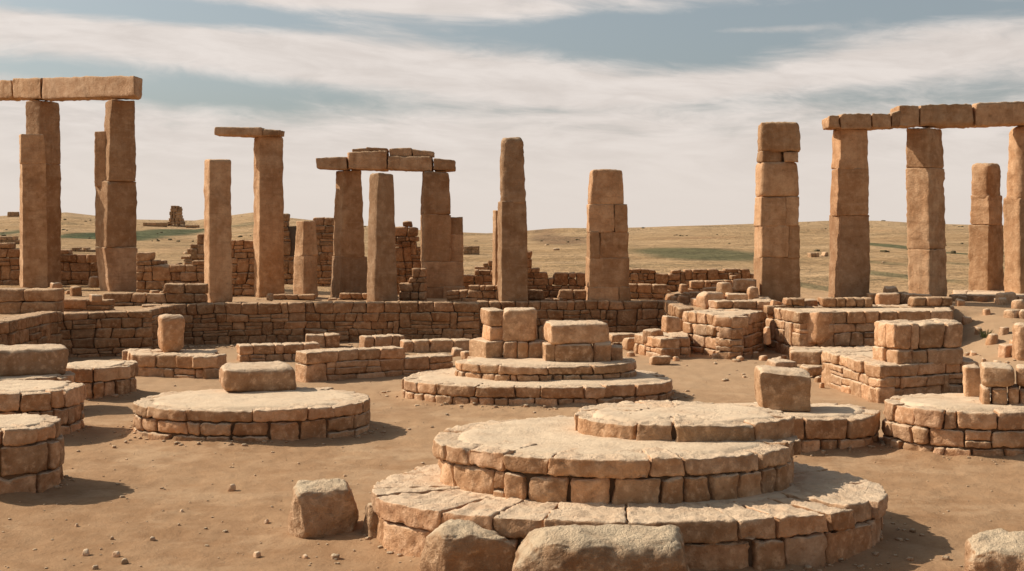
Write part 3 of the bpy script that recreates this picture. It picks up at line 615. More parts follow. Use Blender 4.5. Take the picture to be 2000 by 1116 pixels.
# terrace ruins
Z1 = .97
def ruin(label, px0, px1, ybase, prof, seed, ch=.2, wr=(.2, .45), depth=.5, mat=None, name='ruined_wall', **k):
    Y = dist(ybase, 1.0)
    return toprow(label, px0, px1, Y, 0, 0, seed, Z1, name=name, prof=prof, ch=ch, wr=wr, depth=depth, mat=mat or M_WALL, wlbl='ruined wall', **k)
ruin('dark ruined wall behind the slim pillar at the left edge', -60, 60, 557, [(-60, 482), (0, 476), (60, 482)], 221, ch=.28, wr=(.3, .6))
ruin('dark ruined wall between the two lintel pillars at left', 100, 206, 557, [(100, 498), (112, 489), (145, 490), (150, 500), (170, 500), (175, 492), (206, 494)], 222, ch=.26, wr=(.3, .7))
ruin('low ruined wall between the notched pillar and the round-topped pillar', 266, 402, 575, [(266, 498), (306, 495), (309, 522), (330, 520), (360, 516), (402, 508)], 223, ch=.22, wr=(.25, .6))
ruin('stepped ruined wall rising behind the round-topped pillar', 345, 412, 528, [(345, 524), (362, 500), (372, 485), (385, 470), (396, 452), (412, 448)], 224, ch=.24, wr=(.3, .6))
ruin('ruined wall stub between the round-topped and the slender pillar', 436, 502, 580, [(436, 470), (455, 463), (488, 464), (492, 480), (502, 490)], 225, wr=(.2, .42), ch=.18)
ruin('tall ruined wall left behind the short squat pillar', 548, 606, 556, [(548, 432), (556, 420), (588, 419), (592, 432), (606, 440)], 226, ch=.22, wr=(.25, .5))
ruin('tall ruined wall right behind the short squat pillar', 610, 651, 560, [(610, 446), (622, 428), (645, 426), (651, 428)], 227, ch=.24, wr=(.25, .5))
ruin('tall ruined wall seen between the inner and right trilithon pillars', 766, 832, 576, [(766, 455), (776, 436), (786, 433), (811, 436), (813, 462), (820, 476), (832, 480)], 228, ch=.22, wr=(.22, .48))
ruin('low stepped wall end at the left foot of the right trilithon pillar', 779, 832, 590, [(779, 562), (790, 556), (793, 530), (832, 526)], 229, ch=.2, wr=(.25, .5))
ruin('low shaded course between the trilithon and the lone round-headed pillar', 872, 978, 590, [(872, 563), (978, 560)], 230, ch=.2, wr=(.22, .5))
ruin('broken wall farther back between the trilithon and the lone pillar', 902, 980, 556, [(902, 548), (915, 538), (930, 540), (938, 520), (950, 512), (958, 500), (980, 497)], 231, ch=.2, wr=(.25, .5))
ruin('stepped wall descending right of the lone round-headed pillar', 1022, 1152, 586, [(1022, 484), (1041, 485), (1044, 517), (1062, 519), (1066, 538), (1110, 535), (1152, 533)], 232, ch=.18, wr=(.2, .42))
ruin('long ruined wall right of the even-block pillar along the field edge', 1218, 1490, 571, [(1218, 521), (1262, 522), (1290, 530), (1340, 527), (1400, 526), (1440, 521), (1462, 524), (1490, 540)], 233, ch=.17, wr=(.18, .4))
ruin('low wall in front of the long field-edge wall', 1225, 1345, 585, [(1225, 557), (1260, 560), (1345, 562)], 234, ch=.2, wr=(.22, .5))

for a in [('ruined course on the raised terrace left of the six-course pillar', 1348, 1478, 36.4, [(1348, 572), (1380, 560), (1430, 556), (1478, 548)], 271, 1.0),
          ('dark ruined course behind the raised terrace, in front of the field-edge wall', 1335, 1490, 39.5, [(1335, 558), (1370, 548), (1440, 540), (1490, 552)], 272, 1.0),
          ('crumbled course along the top of the long right terrace wall', 1497, 1705, 33.1, [(1497, 588), (1560, 586), (1600, 592), (1640, 584), (1705, 588)], 273, 1.02),
          ('crumbled rubble course between the three-block pillar and the rough-faced broad pillar', 1698, 1775, 36.0, [(1698, 580), (1722, 568), (1775, 562)], 274, 1.0),
          ('broken course on the terrace below the rough-faced broad pillar', 1700, 1862, 33.3, [(1700, 590), (1750, 598), (1790, 582), (1862, 584)], 275, 1.02),
          ('low ruined course at the foot of the trilithon', 640, 790, 38.0, [(640, 578), (700, 574), (790, 580)], 276, 1.0),
          ('stacked ruined courses behind the low shaded course right of the trilithon', 900, 975, 41.0, [(900, 535), (925, 530), (945, 522), (975, 515)], 277, 1.0),
          ('ruined course joining the lone round-headed pillar and the even-block pillar', 1030, 1150, 37.4, [(1030, 568), (1080, 574), (1150, 570)], 278, 1.0),
          ('crumbling wall at the left field edge behind the notched pillar', 262, 350, 44.5, [(262, 505), (290, 496), (312, 510), (350, 516)], 279, 1.0),
          ('rubble course on the plain behind the trilithon', 650, 780, 47.0, [(650, 540), (700, 532), (740, 545), (780, 535)], 280, 1.0)]:
    lb, x0, x1, Y, pr, sd, zz = a
    toprow(lb, x0, x1, Y, 0, 0, sd, zz-.05, name='ruined_wall', prof=pr, ch=.18, wr=(.2, .5), depth=.45, wlbl='ruined wall')
# low walls on the plaza floor
def lowwall(label, px0, py0, px1, py1, yt0, yt1, seed, ch=.19, wr=(.25, .55), depth=.55, prof=None, **k):
    (x0, Y0), (x1, Y1) = G(px0, py0), G(px1, py1); pf, zm = pxprof((px0, px1), (Y0, Y1), prof or [(px0, yt0), (px1, yt1)])
    return wall('low_wall', label, 'low wall', [(x0, Y0), (x1, Y1)], 0, zm+.02, seed, ch=ch, wr=wr, depth=depth, prof=lambda s: pf(s)+.07, seg=.055, parts=True, detail=3, mat=M_PLAT, **k)
lowwall('low two-course wall just behind the oval-slab platform', 467, 708, 625, 703, 677, 682, 241)
lowwall('short block wall at the foot of the long dry-stone wall', 597, 680, 665, 679, 655, 655, 242, ch=.34, wr=(.35, .6))
lowwall('longest low wall left of the middle platform', 597, 748, 885, 727, 691, 697, 243, ch=.21, wr=(.3, .75))
lowwall('low stub wall with an upright end stone near the long wall', 711, 685, 792, 682, 659, 661, 244, ch=.3, wr=(.25, .5))
lowwall('thin one-course wall left of the middle platform stacks', 788, 690, 925, 687, 668, 669, 245, ch=.3, wr=(.35, .9))

# ---- the rubble terraces on the right
def boxwall(name, label, cat, pts, z0, z1, seed, ch=.2, wr=(.25, .55), capd=.45, lowd=.35, seg=.05, parts=True, mat=None, group=None):
    """low masonry block: stone faces around a rectangular plan, paved on top"""
    rng = np.random.RandomState(seed); mat = mat or M_PLAT; c = np.mean(pts, 0); base = (c[0], c[1], z0); t = thing(name, label, cat, base, group)
    P = [np.array(p, float) for p in pts]; n = len(P)
    zs = course_z(z0-.05, z1, ch, rng)
    for i in range(n):
        a, e = P[i], P[(i+1) % n]; path = Path([a, e])
        for cs, k in lay(path.L, zs, wr, rng, wav=.035, p_split=.22, p_tall=.22, tilt=.05):
            top = k == len(zs)-2
            r = stone_on_path(path, cs, (capd if top else lowd)*rng.uniform(.9, 1.1), rng, seg, rf=.26*rng.uniform(.7, 1.4), gap=.006, proud=.05, chips=8, big=1.5, rough=1.8)
            if r is None: continue
            bg = Bag(); bg.add(*r); obj('coping_stone' if top else 'wall_stone', bg, mat, t, base)
        co = Bag(); strip_core(co, path, z0-.1, lambda s: z1-.06, .08, lowd); obj('earth_core', co, M_CORE, t, base)
    pv = Bag(); q = []
    for i in range(n):
        a, e = P[i], P[(i+1) % n]
        for f in np.linspace(0, 1, 12, endpoint=False): q.append(a+(e-a)*f)
    paving(pv, Path(q, True), capd*.6, z1-.02, rng); obj('paved_top', pv, M_PAVE, t, base)
    return t
boxwall('stone_plinth', 'low straight-edged plinth wall under the upright stone on the left', 'plinth', [(wx(250, 28.6), 28.6), (wx(256, 27.3), 27.3), (wx(424, 26.9), 26.9), (wx(424, 28.5), 28.5)], 0, .46, 250, ch=.23, wr=(.3, .75), capd=.5)
boxwall('corner_platform', 'angular stone base with its corner turned to the viewer at right', 'platform', [(wx(1604, 26.0), 26.0), (wx(1716, 23.1), 23.1), (wx(1912, 23.9), 23.9), (wx(1800, 27.0), 27.0)], 0, .66, 251, ch=.27, wr=(.28, .85))
boxwall('block_pier', 'two-course block pier standing on the angular stone base at right', 'pier', [(wx(1706, 24.3), 24.3), (wx(1750, 23.45), 23.45), (wx(1880, 23.75), 23.75), (wx(1850, 24.8), 24.8)], .65, 1.35, 252, ch=.36, wr=(.25, .6), capd=.38)
boxwall('rubble_terrace', 'three-course terrace wall end at the centre right', 'terrace', [(wx(1400, 34.2), 34.2), (wx(1334, 32.9), 32.9), (wx(1428, 30.9), 30.9), (wx(1492, 33.2), 33.2)], 0, 1.0, 253, ch=.29, wr=(.28, .65))
boxwall('rubble_terrace', 'long terrace wall below the right-hand lintel pillars', 'terrace', [(wx(1520, 34.6), 34.6), (wx(1495, 33.6), 33.6), (wx(1560, 31.3), 31.3), (wx(1862, 31.9), 31.9), (wx(1855, 34.6), 34.6)], 0, 1.08, 254, ch=.28, wr=(.3, .9))
boxwall('rubble_terrace', 'small lower terrace left of the three-course terrace wall end', 'terrace', [(wx(1262, 33.2), 33.2), (wx(1240, 32.4), 32.4), (wx(1290, 31.0), 31.0), (wx(1345, 31.3), 31.3), (wx(1345, 33.2), 33.2)], 0, .48, 255, ch=.24, wr=(.3, .6))
boxwall('rubble_terrace', 'raised terrace behind the three-course terrace wall end', 'terrace', [(wx(1375, 36.2), 36.2), (wx(1350, 35.4), 35.4), (wx(1402, 33.9), 33.9), (wx(1508, 33.9), 33.9), (wx(1500, 36.2), 36.2)], .6, 1.2, 256, ch=.2, wr=(.3, .7))
boxwall('stone_ledge', 'low stone ledge at the foot of the long right terrace wall', 'ledge', [(wx(1540, 31.0), 31.0), (wx(1545, 29.8), 29.8), (wx(1705, 29.2), 29.2), (wx(1705, 31.0), 31.0)], 0, .30, 257, ch=.3, wr=(.4, .9))
boxwall('rubble_terrace', 'stone footing under the two rightmost pillars', 'terrace', [(wx(1862, 40.5), 40.5), (wx(1858, 37.6), 37.6), (wx(2060, 37.2), 37.2), (wx(2060, 40.5), 40.5)], .7, 1.18, 258, ch=.3, wr=(.4, .9))
# loose blocks about the terraces: (px0, px1, ytop, ybase, Y, wl, label)
LOOSE = [
 (1550, 1655, 608, 662, 31.1, 46, 'largest smooth block set in front of the long right terrace wall'),
 (1288, 1332, 618, 647, 31.2, 14, 'square block on top of the small lower terrace'),
 (1252, 1300, 645, 668, 31.6, 20, 'pale block on the small lower terrace left of the square block'),
 (1354, 1424, 570, 603, 34.4, 22, 'cube-like block at the left end of the raised terrace'),
 (1396, 1434, 553, 573, 35.6, 14, 'small block above the cube-like block on the raised terrace'),
 (1412, 1462, 572, 594, 34.6, 8, 'flat block beside the cube-like block on the raised terrace'),
 (1428, 1478, 545, 566, 36.2, 8, 'darker block near the foot of the six-course pillar'),
 (1455, 1482, 560, 590, 35.2, 6, 'rounded stone leaning at the left foot of the six-course pillar'),
 (1640, 1706, 583, 603, 33.2, 16, 'flat slab on the terrace at the foot of the three-block lintel pillar'),
 (1706, 1760, 572, 596, 35.4, 8, 'low stone between the two right-hand lintel pillars'),
 (1722, 1756, 560, 576, 36.4, 6, 'small stone beside the left foot of the rough-faced broad pillar'),
 (1752, 1826, 574, 594, 35.6, 20, 'long slab at the foot of the rough-faced broad pillar'),
 (1798, 1850, 585, 606, 33.4, 8, 'square stone at the right end of the long right terrace wall'),
 (1500, 1530, 586, 606, 33.3, 8, 'left rounded stone on the long right terrace wall'),
 (1530, 1560, 588, 604, 33.4, 6, 'middle rounded stone on the long right terrace wall'),
 (1562, 1600, 585, 604, 33.4, 8, 'right rounded stone on the long right terrace wall, left of the largest smooth block'),
 (1898, 1936, 577, 606, 37.0, 18, 'block under the shorter three-block pillar at right'),
 (1936, 1962, 582, 606, 36.8, 6, 'small stone between the two rightmost pillars'),
 (1942, 1990, 572, 606, 36.2, 16, 'tall block at the foot of the rightmost pillar'),
 (1956, 1998, 604, 638, 33.0, 22, 'pale square boulder on the slope below the rightmost pillar'),
 (1983, 2030, 606, 636, 33.0, 6, 'boulder cut by the right picture edge on the slope'),
 (1972, 2050, 632, 706, 29.0, 12, 'big weathered boulder at the right edge above the right platform'),
 (1945, 1990, 672, 708, 29.5, 14, 'half-buried stone left of the big weathered boulder'),
 (1600, 1668, 694, 712, 28.0, 20, 'flat worn step stone left of the angular stone base'),
 (1494, 1560, 706, 720, 28.8, 20, 'low buried stone on the sandy slope below the right terrace'),
 (1560, 1608, 715, 732, 27.0, 16, 'small buried stone beside the left corner of the angular base'),
 (1266, 1312, 697, 710, 29.6, 6, 'flat thin stone on the ground before the small lower terrace'),
 (1214, 1256, 660, 682, 32.8, 10, 'low stone behind the middle platform at its right'),
 (1180, 1250, 652, 664, 34.6, 16, 'flat ledge stone in front of the shaded wall right of the middle platform'),
 (1490, 1506, 640, 668, 31.0, 6, 'narrow stone filling the gap between the right terraces'),
 (880, 906, 680, 695, 29.6, 4, 'small round stone at the right end of the longest low wall'),
 (896, 926, 686, 702, 27.5, 10, 'pale stone left of the middle platform stacks'),
 (850, 880, 690, 702, 29.2, 4, 'loose stone behind the longest low wall'),
 (768, 790, 680, 692, 32.0, 4, 'small loose stone between the low walls'),
 (95, 125, 553, 566, 33.5, 6, 'pale stone sitting on the large blocks of the left-edge wall'),
 (172, 200, 575, 588, 32.2, 4, 'small pale stone on the short wall below the notched pillar'),
 (170, 195, 541, 560, 44.0, 4, 'stone lying at the foot of the dark wall beside the notched pillar'),
 (520, 536, 574, 584, 36.6, 4, 'small stone on the long wall at the foot of the slender pillar'),
 (255, 262, 830, 850, 19.9, 0, 'narrow upright stone fragment at the left of the oval-slab platform'),
 (1726, 1738, 800, 806, 19.2, 2, 'small flat stone between the two right-hand round platforms'),
]
for i, (x0, x1, yt, yb, Y, wl, lb) in enumerate(LOOSE):
    if 255 == x0: continue
    rng = np.random.RandomState(300+i); k = Y/F; d = max(.3, (x1-x0-wl)*k*.8)
    zt = wz(yt, Y+d*.4); zb = wz(yb, Y)
    block('stone_block', lb, 'stone block', Y, (x0+2, x1-1, yt), (x0, x1, yb), 300+i, wl=wl, depth=d if wl*k < d*.85 else wl*k/.8, z0=zb-(.12 if x0 == 1550 else .05), z1=zt, rf=.24 if x0 == 1550 else rng.uniform(.28, .5), seg=.055, mat=M_PLAT, chips=6, big=1.3)

for i, (px, Y, w, hh) in enumerate([(1490, 30.6, 26, 10), (1518, 29.9, 30, 11), (1545, 29.2, 24, 9), (1572, 28.3, 30, 12), (1592, 27.3, 22, 10), (1530, 30.8, 20, 8), (1446, 30.6, 22, 9), (1398, 31.2, 18, 8), (1598, 26.2, 20, 10), (1606, 25.3, 16, 9), (1556, 27.6, 14, 6), (1475, 31.2, 20, 12), (1320, 30.6, 18, 7), (1232, 31.6, 18, 8)]):
    z = tz(wx(px, Y), Y); k = Y/F; yb = HY+(H-z)/k
    block('half_buried_stone', 'pale worn stone half buried in the sand at the foot of the right terraces', 'stone', Y, (px-w*.42, px+w*.4, yb-hh), (px-w/2, px+w/2, yb), 540+i, wl=5, depth=w*k*.8, z0=z-.1, z1=z+hh*k, rf=.5, seg=.05, chips=8, big=1.8, group='half-buried stones below the right terraces')
rng = np.random.RandomState(88)
for i, (px, Y, w, hh) in enumerate([(1888, 33.5, 26, 15), (1912, 32.2, 22, 14), (1938, 31.0, 30, 20), (1900, 30.3, 18, 10), (1928, 33.8, 20, 12), (1962, 31.6, 24, 16), (1985, 30.2, 30, 18), (1948, 28.6, 22, 12), (1990, 34.6, 34, 18), (1922, 29.4, 14, 8), (1876, 35.2, 24, 13), (1958, 35.6, 26, 16)]):
    z = tz(wx(px, Y), Y); k = Y/F; yb = HY+(H-z)/k
    block('half_buried_stone', 'weathered stone half buried in the sandy slope at the right edge', 'stone', Y, (px-w*.42, px+w*.4, yb-hh), (px-w/2, px+w/2, yb), 500+i, wl=4, depth=w*k*.8, z0=z-.1, z1=z+hh*k, rf=.5, seg=.05, chips=8, big=1.8, group='half-buried stones on the right slope')
# pebbles on the plaza that can be told one by one
PEB = [(453, 957, 24, 'pale pebble alone in the middle of the bare ground at left'), (168, 1083, 20, 'round pebble nearest the bottom left corner'), (227, 1087, 20, 'left one of two pebbles side by side at bottom left'), (245, 1099, 19, 'right one of two pebbles side by side at bottom left'),
       (298, 1056, 17, 'pale pebble above the pebble pair at bottom left'), (219, 1053, 12, 'small dark pebble above the round bottom left pebble'), (502, 1086, 19, 'flat pebble on the ground below the squarish boulder at left'), (597, 1089, 15, 'small pebble below the squarish boulder'),
       (521, 1021, 16, 'broken reddish pebble left of the squarish boulder'), (186, 1111, 15, 'pebble at the very bottom left edge'), (150, 1027, 10, 'tiny dark pebble near the left shadow'), (355, 1000, 10, 'tiny dark pebble on the left ground')]
for i, (px, py, w, lb) in enumerate(PEB):
    Y = dist(py); k = Y/F; rng = np.random.RandomState(400+i); hw = w*k/2; c = np.array([wx(px, Y), Y, .0]); th = rng.uniform(0, 6); cc = []
    for z in (-.02, w*k*.48):
        for v in (-1, 1):
            for u in (-1, 1):
                s = 1 if z < 0 else .7; x_, y_ = u*hw*s, v*hw*.75*s; cc.append(c+[x_*math.cos(.4*th)-y_*math.sin(.4*th), x_*math.sin(.4*th)+y_*math.cos(.4*th), z])
    bg = Bag(); add_blk(bg, cc, rng, seg=w*k/9, jit=w*k*.06, gap=0, rf=.95, chips=6, chipd=.35, detail=1, big=2.2)
    tag(obj('pebble', bg, M_PAVE, None, c), lb, 'pebble', 'pebbles on the bare ground')

# grit, chips and crumbs nobody could count
rng = np.random.RandomState(77); grit = Bag()
def crumb(x, y, r):
    A, Fc = topo(3, 3, 3); p = A/np.maximum(np.linalg.norm(A, axis=1), 1e-6)[:, None]*.8+A*.25
    p = p*np.array([rng.uniform(.6, 1.2), rng.uniform(.6, 1.2), rng.uniform(.4, .8)])*r; p = p+rng.uniform(-.12, .12, p.shape)*r
    th = rng.uniform(0, 6.3); p[:, :2] = p[:, :2]@np.array([[math.cos(th), -math.sin(th)], [math.sin(th), math.cos(th)]])
    p = p+[x, y, r*.15+float(terrain(np.array([x]), np.array([y]))[0])]; grit.add(p, Fc, rng.uniform())
for _ in range(1500):
    y = 9.5+14*rng.uniform()**1.3; x = rng.uniform(-.42, .42)*y
    if any(((x-a)/c)**2+((y-e)/d)**2 < 1.0 for a, e, c, d in PADS): continue
    crumb(x, y, .004+.014*rng.uniform()**3)
for _ in range(520):
    y = 9+26*rng.uniform()**1.6; x = rng.uniform(-.42, .42)*y
    if any(((x-a)/c)**2+((y-e)/d)**2 < 1.0 for a, e, c, d in PADS): continue
    crumb(x, y, .006+.022*rng.uniform()**4+.0004*y)
for (cx, cy, rx, ry) in PADS:
    for _ in range(int(70*rx)):
        th = rng.uniform(0, 2*math.pi); k = 1+abs(rng.normal())*.09+.02
        crumb(cx+rx*k*math.cos(th), cy+ry*k*math.sin(th), .01+.035*rng.uniform()**3)
for _ in range(40):
    y = 60+420*rng.uniform()**1.3; x = rng.uniform(-.42, .42)*y; crumb(x, y, .05+.2*rng.uniform()**4+y*.0004)
for _ in range(50):
    x = rng.uniform(3.6, 12); y = rng.uniform(26, 31.5); crumb(x, y, .02+.07*rng.uniform()**3)
for _ in range(420):
    x = rng.uniform(-9.5, 4); y = np.interp(x, [-9.5, 4], [34.2, 36.2])-abs(rng.normal())*.5; crumb(x, y, .02+.05*rng.uniform()**3)
tag(obj('scattered_gravel', grit, M_BOUL), 'scattered stone chips and grit on the bare earth', 'gravel', kind='stuff')

keep_, grit = grit, Bag()
for _ in range(240):
    y = 62+440*rng.uniform()**1.2; x = rng.uniform(-.42, .42)*y
    if perlin(np.array([[x*.02, y*.02, .3]]))[0] < -.1: continue
    for q in range(rng.randint(1, 4)): crumb(x+rng.normal()*.8, y+rng.normal()*1.5, .08+.18*rng.uniform()**2+y*.0004)
m, t = NT('dry_scrub'); b = NB(t)
bs = b.n('ShaderNodeBsdfPrincipled', ins={'Base Color': b.mix(b.noise(b.n('ShaderNodeNewGeometry').outputs['Position'], 1.5, 3), (.085, .07, .032), (.19, .135, .065)), 'Roughness': 1.0})
b.n('ShaderNodeOutputMaterial', ins={0: bs.outputs[0]})
tag(obj('dry_scrub', grit, m), 'dark dry scrub tufts dotted over the distant hills', 'scrub', kind='stuff')
# loose rubble among the pillars and at the foot of the terraces
rng = np.random.RandomState(91); PXP = [(36, 120), (185, 268), (397, 455), (493, 557), (573, 620), (646, 720), (713, 776), (820, 905), (962, 1030), (1142, 1230)]
n_ = 0
while n_ < 64:
    px = rng.uniform(100, 1500); Y = rng.uniform(36.9, 43) if px < 1240 else rng.uniform(35.0, 42); w = rng.uniform(12, 30); hh = w*rng.uniform(.4, .75)
    if any(a-w*.6 < px < c+w*.6 for a, c in PXP): continue
    n_ += 1; z = tz(wx(px, Y), Y); k = Y/F; yb = HY+(H-z)/k
    block('rubble_stone', 'loose rubble stone lying among the broken walls and pillars on the raised terrace', 'rubble', Y, (px-w*.42, px+w*.4, yb-hh), (px-w/2, px+w/2, yb), 600+n_, wl=4, depth=w*k*.8, z0=z-.08, z1=z+hh*k, rf=.3, seg=.06, chips=9, chipd=.3, big=1.6, group='loose rubble stones on the terrace', mat=M_WALL)
rng = np.random.RandomState(5); tb = Bag(); tx, tY = wx(1926, 31.8), 31.8; t0 = tz(tx, tY)
for k in range(70):
    a = rng.uniform(0, 6.28); r0 = rng.uniform(0, .12); l = rng.uniform(.07, .2); bx, by = tx+r0*math.cos(a), tY+r0*math.sin(a); ox, oy = .5*l*math.cos(a+rng.normal()*.5), .5*l*math.sin(a+rng.normal()*.5); w_ = .007
    tb.add(np.array([[bx-w_, by, t0-.02], [bx+w_, by, t0-.02], [bx+ox*.5+w_*.7, by+oy*.5, t0+l*.6], [bx+ox*.5-w_*.7, by+oy*.5, t0+l*.6], [bx+ox+.001, by+oy, t0+l], [bx+ox-.001, by+oy, t0+l]]), np.array([[0, 1, 2, 3], [3, 2, 4, 5]]), .5)
m, t = NT('dry_green_grass'); b = NB(t); bs = b.n('ShaderNodeBsdfPrincipled', ins={'Base Color': (.11, .13, .045, 1), 'Roughness': .8}); b.n('ShaderNodeOutputMaterial', ins={0: bs.outputs[0]})
tag(obj('grass_tuft', tb, m, None, (tx, tY, t0)), 'small green grass tuft growing on the sandy slope at right', 'grass tuft')
# ================================================================== far ruins on the hills
def far_wall(label, px0, px1, py, hpx, seed, n=3, name='distant_ruin', prof=None):
    x0, Y0, z0 = hit((px0+px1)/2, py); k = Y0/F; h = hpx*k
    pf = [(px0, py-hpx), (px1, py-hpx)] if prof is None else prof
    f, zm = pxprof((px0, px1), (Y0, Y0), pf)
    return wall(name, label, 'distant ruin', [(wx(px0, Y0), Y0), (wx(px1, Y0), Y0)], z0-.3, max(zm, z0+.3), seed, ch=max(.25, h/n), wr=(h/n*1.1, h/n*2.6), depth=max(1.0, h*.6), prof=lambda s: f(s), mat=M_FAR, seg=h/n/4, detail=1)
tx, tY, tz_ = hit(343, 443); tk = tY/F; rngT = np.random.RandomState(9)
tw = thing('ruined_tower', 'lone ruined stone tower on a stepped rubble base on the left hill', 'ruined tower', (tx, tY, tz_))
for y0, y1, a, e in ((446, 438, 318, 366), (439, 432, 326, 357), (433, 426, 329, 355), (427, 420, 331, 354), (421, 413, 330, 354), (414, 407, 332, 353), (408, 401, 333, 352)):
    bg = Bag(); x = a
    while x < e-2:
        w = min(rngT.uniform(5, 11), e-x); top = y1+(rngT.uniform(0, 3) if y1 in (401, 438) else 0)
        c = [[wx(px, tY), tY+d, wz(yy, tY)] for yy in (y0, top) for d in (0, tk*(e-a)*.8) for px in (x, x+w)]
        add_blk(bg, c, rngT, seg=tk*1.6, jit=tk*.7, gap=tk*.25, rf=.35, chips=4, detail=1, chipd=.25, big=1.6); x += w
    obj('masonry_course', bg, M_FAR, tw, (tx, tY, tz_))
far_wall('low line of rubble left of the hill tower', 272, 325, 443, 9, 263, n=2, prof=[(272, 439), (300, 435), (325, 436)])
far_wall('low line of rubble right of the hill tower', 362, 388, 446, 6, 264, n=1)
far_wall('two dark stone stumps on the skyline at far left', 14, 36, 424, 10, 265, n=1)
far_wall('broken stone wall on the plain left of the lone round-headed pillar', 904, 936, 498, 18, 266, n=4, prof=[(904, 488), (912, 481), (934, 482), (936, 490)])
far_wall('tiny ruined hut on the field right of the six-course pillar', 1583, 1600, 503, 9, 267, n=2)
far_wall('thin rubble line on the field beside the tiny ruined hut', 1603, 1618, 501, 5, 268, n=1)
far_wall('ruined enclosure wall behind the far left pillars', -20, 38, 478, 18, 269, n=3, prof=[(-20, 466), (20, 462), (38, 468)])
far_wall('low wall remnant on the plain between the far left lintel pillars', 120, 180, 492, 6, 270, n=1)

# ================================================================== ground sheet
tv = np.concatenate([np.linspace(-1.25, -.47, 60, endpoint=False), np.linspace(-.47, .47, 760), np.linspace(.47, 1.25, 61)[1:]])
yv = [-4.0]
while yv[-1] < 3200:
    y = yv[-1]; yv.append(y+(1.0 if y < 7 else max(.035, (y-4)*.0052) if y < 33 else (.10 if y < 38.5 else max(.2, (y-20)*.012))))
yv = np.array(yv); YY, TT = np.meshgrid(yv, tv, indexing='ij'); XX = TT*(YY+6.0)
ZZ = terrain(XX, YY); ny, nx = XX.shape
I = np.arange(ny*nx).reshape(ny, nx); Q = np.stack([I[:-1, :-1], I[:-1, 1:], I[1:, 1:], I[1:, :-1]], -1).reshape(-1, 4)
gb = Bag(); gb.add(np.stack([XX, YY, ZZ], -1).reshape(-1, 3), Q, .5)
m, t = NT('dusty_earth_and_dry_grass'); b = NB(t)
pos = b.n('ShaderNodeNewGeometry').outputs['Position']; sp = b.n('ShaderNodeSeparateXYZ', ins={0: pos}); yo = sp.outputs[1]; xo = sp.outputs[0]
nb_, nm_, nf_ = b.noise(pos, .35, 5, .6), b.noise(pos, 2.2, 6, .65), b.noise(pos, 22, 5, .7)
soil = b.mix(b.ramp(nb_, .3, .7), (.31, .172, .086), (.43, .258, .138)); soil = b.mix(b.ramp(b.noise(pos, .75, 6, .7), .50, .64, 0, .55), soil, (.57, .385, .23)); soil = b.mix(b.ramp(nm_, .35, .7, 0, .6), soil, (.49, .31, .175))
soil = b.mix(b.ramp(nf_, .50, .74, 0, .3), soil, (.20, .108, .054)); soil = b.mix(b.ramp(b.noise(pos, 55, 3, .7), .6, .72, 0, .5), soil, (.44, .31, .20))
soil = b.mix(b.ramp(yo, 10, 22, .30, 0), soil, (.27, .148, .073))                      # lens vignette painted into the near soil; paler sand farther back, brightened like sunlit ground
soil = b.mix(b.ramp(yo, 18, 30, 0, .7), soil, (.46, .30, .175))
gx = b.n('ShaderNodeMapping', ins={'Vector': pos}); gx.inputs['Scale'].default_value = (.016, .034, .02)
g1, g2 = b.noise(gx.outputs[0], 1.4, 7, .62), b.noise(gx.outputs[0], 7, 6, .65)
dry = b.mix(b.ramp(g1, .35, .65), (.42, .26, .128), (.55, .36, .195)); dry = b.mix(b.ramp(g2, .46, .66, 0, .75), dry, (.35, .215, .105)); dry = b.mix(b.ramp(g2, .28, .42, .35, 0), dry, (.58, .41, .245))
dry = b.mix(b.ramp(b.noise(gx.outputs[0], 3.1, 5, .6), .56, .66, 0, .45), dry, (.19, .145, .07))
dry = b.mix(b.ramp(b.noise(pos, .22, 6, .75), .56, .66, 0, .5), dry, (.20, .13, .062)); dry = b.mix(b.ramp(b.noise(pos, .9, 5, .7), .58, .70, 0, .45), dry, (.19, .125, .06))
ms = b.ramp(b.math('ADD', yo, b.math('MULTIPLY', nb_, 14)), 40, 60)
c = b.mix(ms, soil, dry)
def patch(px0, px1, py0, py1, col, amt):
    x0, Y0, _ = hit((px0+px1)/2, py1); x1, Y1, _ = hit((px0+px1)/2, max(py0, 441 if False else py0)); Yc = (Y0+Y1)/2; rx = (px1-px0)/2*Yc/F; ry = max(2.0, (Y1-Y0)/2*1.5); cx = wx((px0+px1)/2, Yc)
    dx = b.math('DIVIDE', b.math('SUBTRACT', xo, cx), rx); dy = b.math('DIVIDE', b.math('SUBTRACT', yo, Yc), ry)
    d = b.math('SQRT', b.math('ADD', b.math('MULTIPLY', dx, dx), b.math('MULTIPLY', dy, dy)))
    d = b.math('ADD', d, b.math('MULTIPLY', b.math('SUBTRACT', b.math('ADD', b.math('MULTIPLY', g1, .5), b.math('MULTIPLY', g2, .5)), .5), 1.6))
    return b.math('MULTIPLY', b.ramp(d, .55, 1.12, 1, 0), amt)
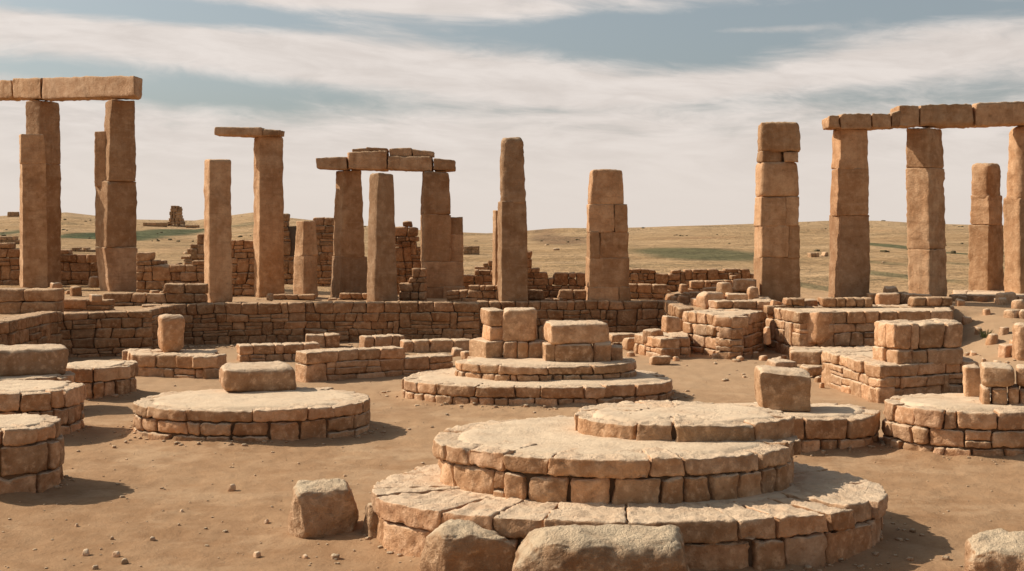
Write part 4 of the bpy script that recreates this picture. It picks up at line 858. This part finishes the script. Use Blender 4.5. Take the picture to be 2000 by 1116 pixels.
GREEN = (.052, .070, .034)
for p in [(1225, 1500, 485, 508, GREEN, .78), (260, 405, 446, 474, GREEN, .95), (115, 195, 452, 466, GREEN, .85), (-60, 50, 448, 464, GREEN, .85), (1690, 1775, 475, 487, GREEN, .85), (1690, 1790, 528, 548, GREEN, .65), (1845, 1900, 490, 501, GREEN, .85), (1560, 1625, 552, 572, GREEN, .55), (1845, 1900, 508, 524, GREEN, .4), (1690, 1760, 510, 518, GREEN, .4),
          (1240, 1480, 463, 467, (.2, .135, .07), .5), (1560, 1800, 449, 454, (.24, .16, .08), .4), (1690, 1900, 466, 470, (.26, .18, .09), .45), (270, 400, 480, 500, (.30, .21, .11), .4), (1560, 1630, 512, 518, (.2, .14, .07), .5), (1840, 1900, 530, 540, (.2, .15, .075), .5),
          (1025, 1145, 459, 477, (.15, .10, .055), .8), (1160, 1240, 462, 467, (.22, .15, .08), .5)]:
    c = b.mix(patch(*p), c, b.mix(b.ramp(g2, .35, .65), p[4], [min(1, x*2.3) if i_ < 1 else x*1.9 for i_, x in enumerate(p[4])]))
c = b.mix(b.ramp(yo, 120, 520, 0, .3), c, (.52, .37, .23))  # aerial haze painted into the ground colour, paler with distance
h = b.math('ADD', b.math('MULTIPLY', nm_, .5), b.math('ADD', b.math('MULTIPLY', nf_, .42), b.math('MULTIPLY', b.noise(pos, 90, 4, .7), .12)))
bf = b.n('ShaderNodeBump', ins={'Height': b.noise(pos, .055, 9, .68), 'Strength': b.math('MULTIPLY', ms, .85), 'Distance': 6.0})
bp = b.n('ShaderNodeBump', ins={'Height': h, 'Strength': .6, 'Distance': .06, 'Normal': bf.outputs[0]})
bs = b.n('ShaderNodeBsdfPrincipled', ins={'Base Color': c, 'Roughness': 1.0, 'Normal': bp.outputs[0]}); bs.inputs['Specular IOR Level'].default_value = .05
b.n('ShaderNodeOutputMaterial', ins={0: bs.outputs[0]})
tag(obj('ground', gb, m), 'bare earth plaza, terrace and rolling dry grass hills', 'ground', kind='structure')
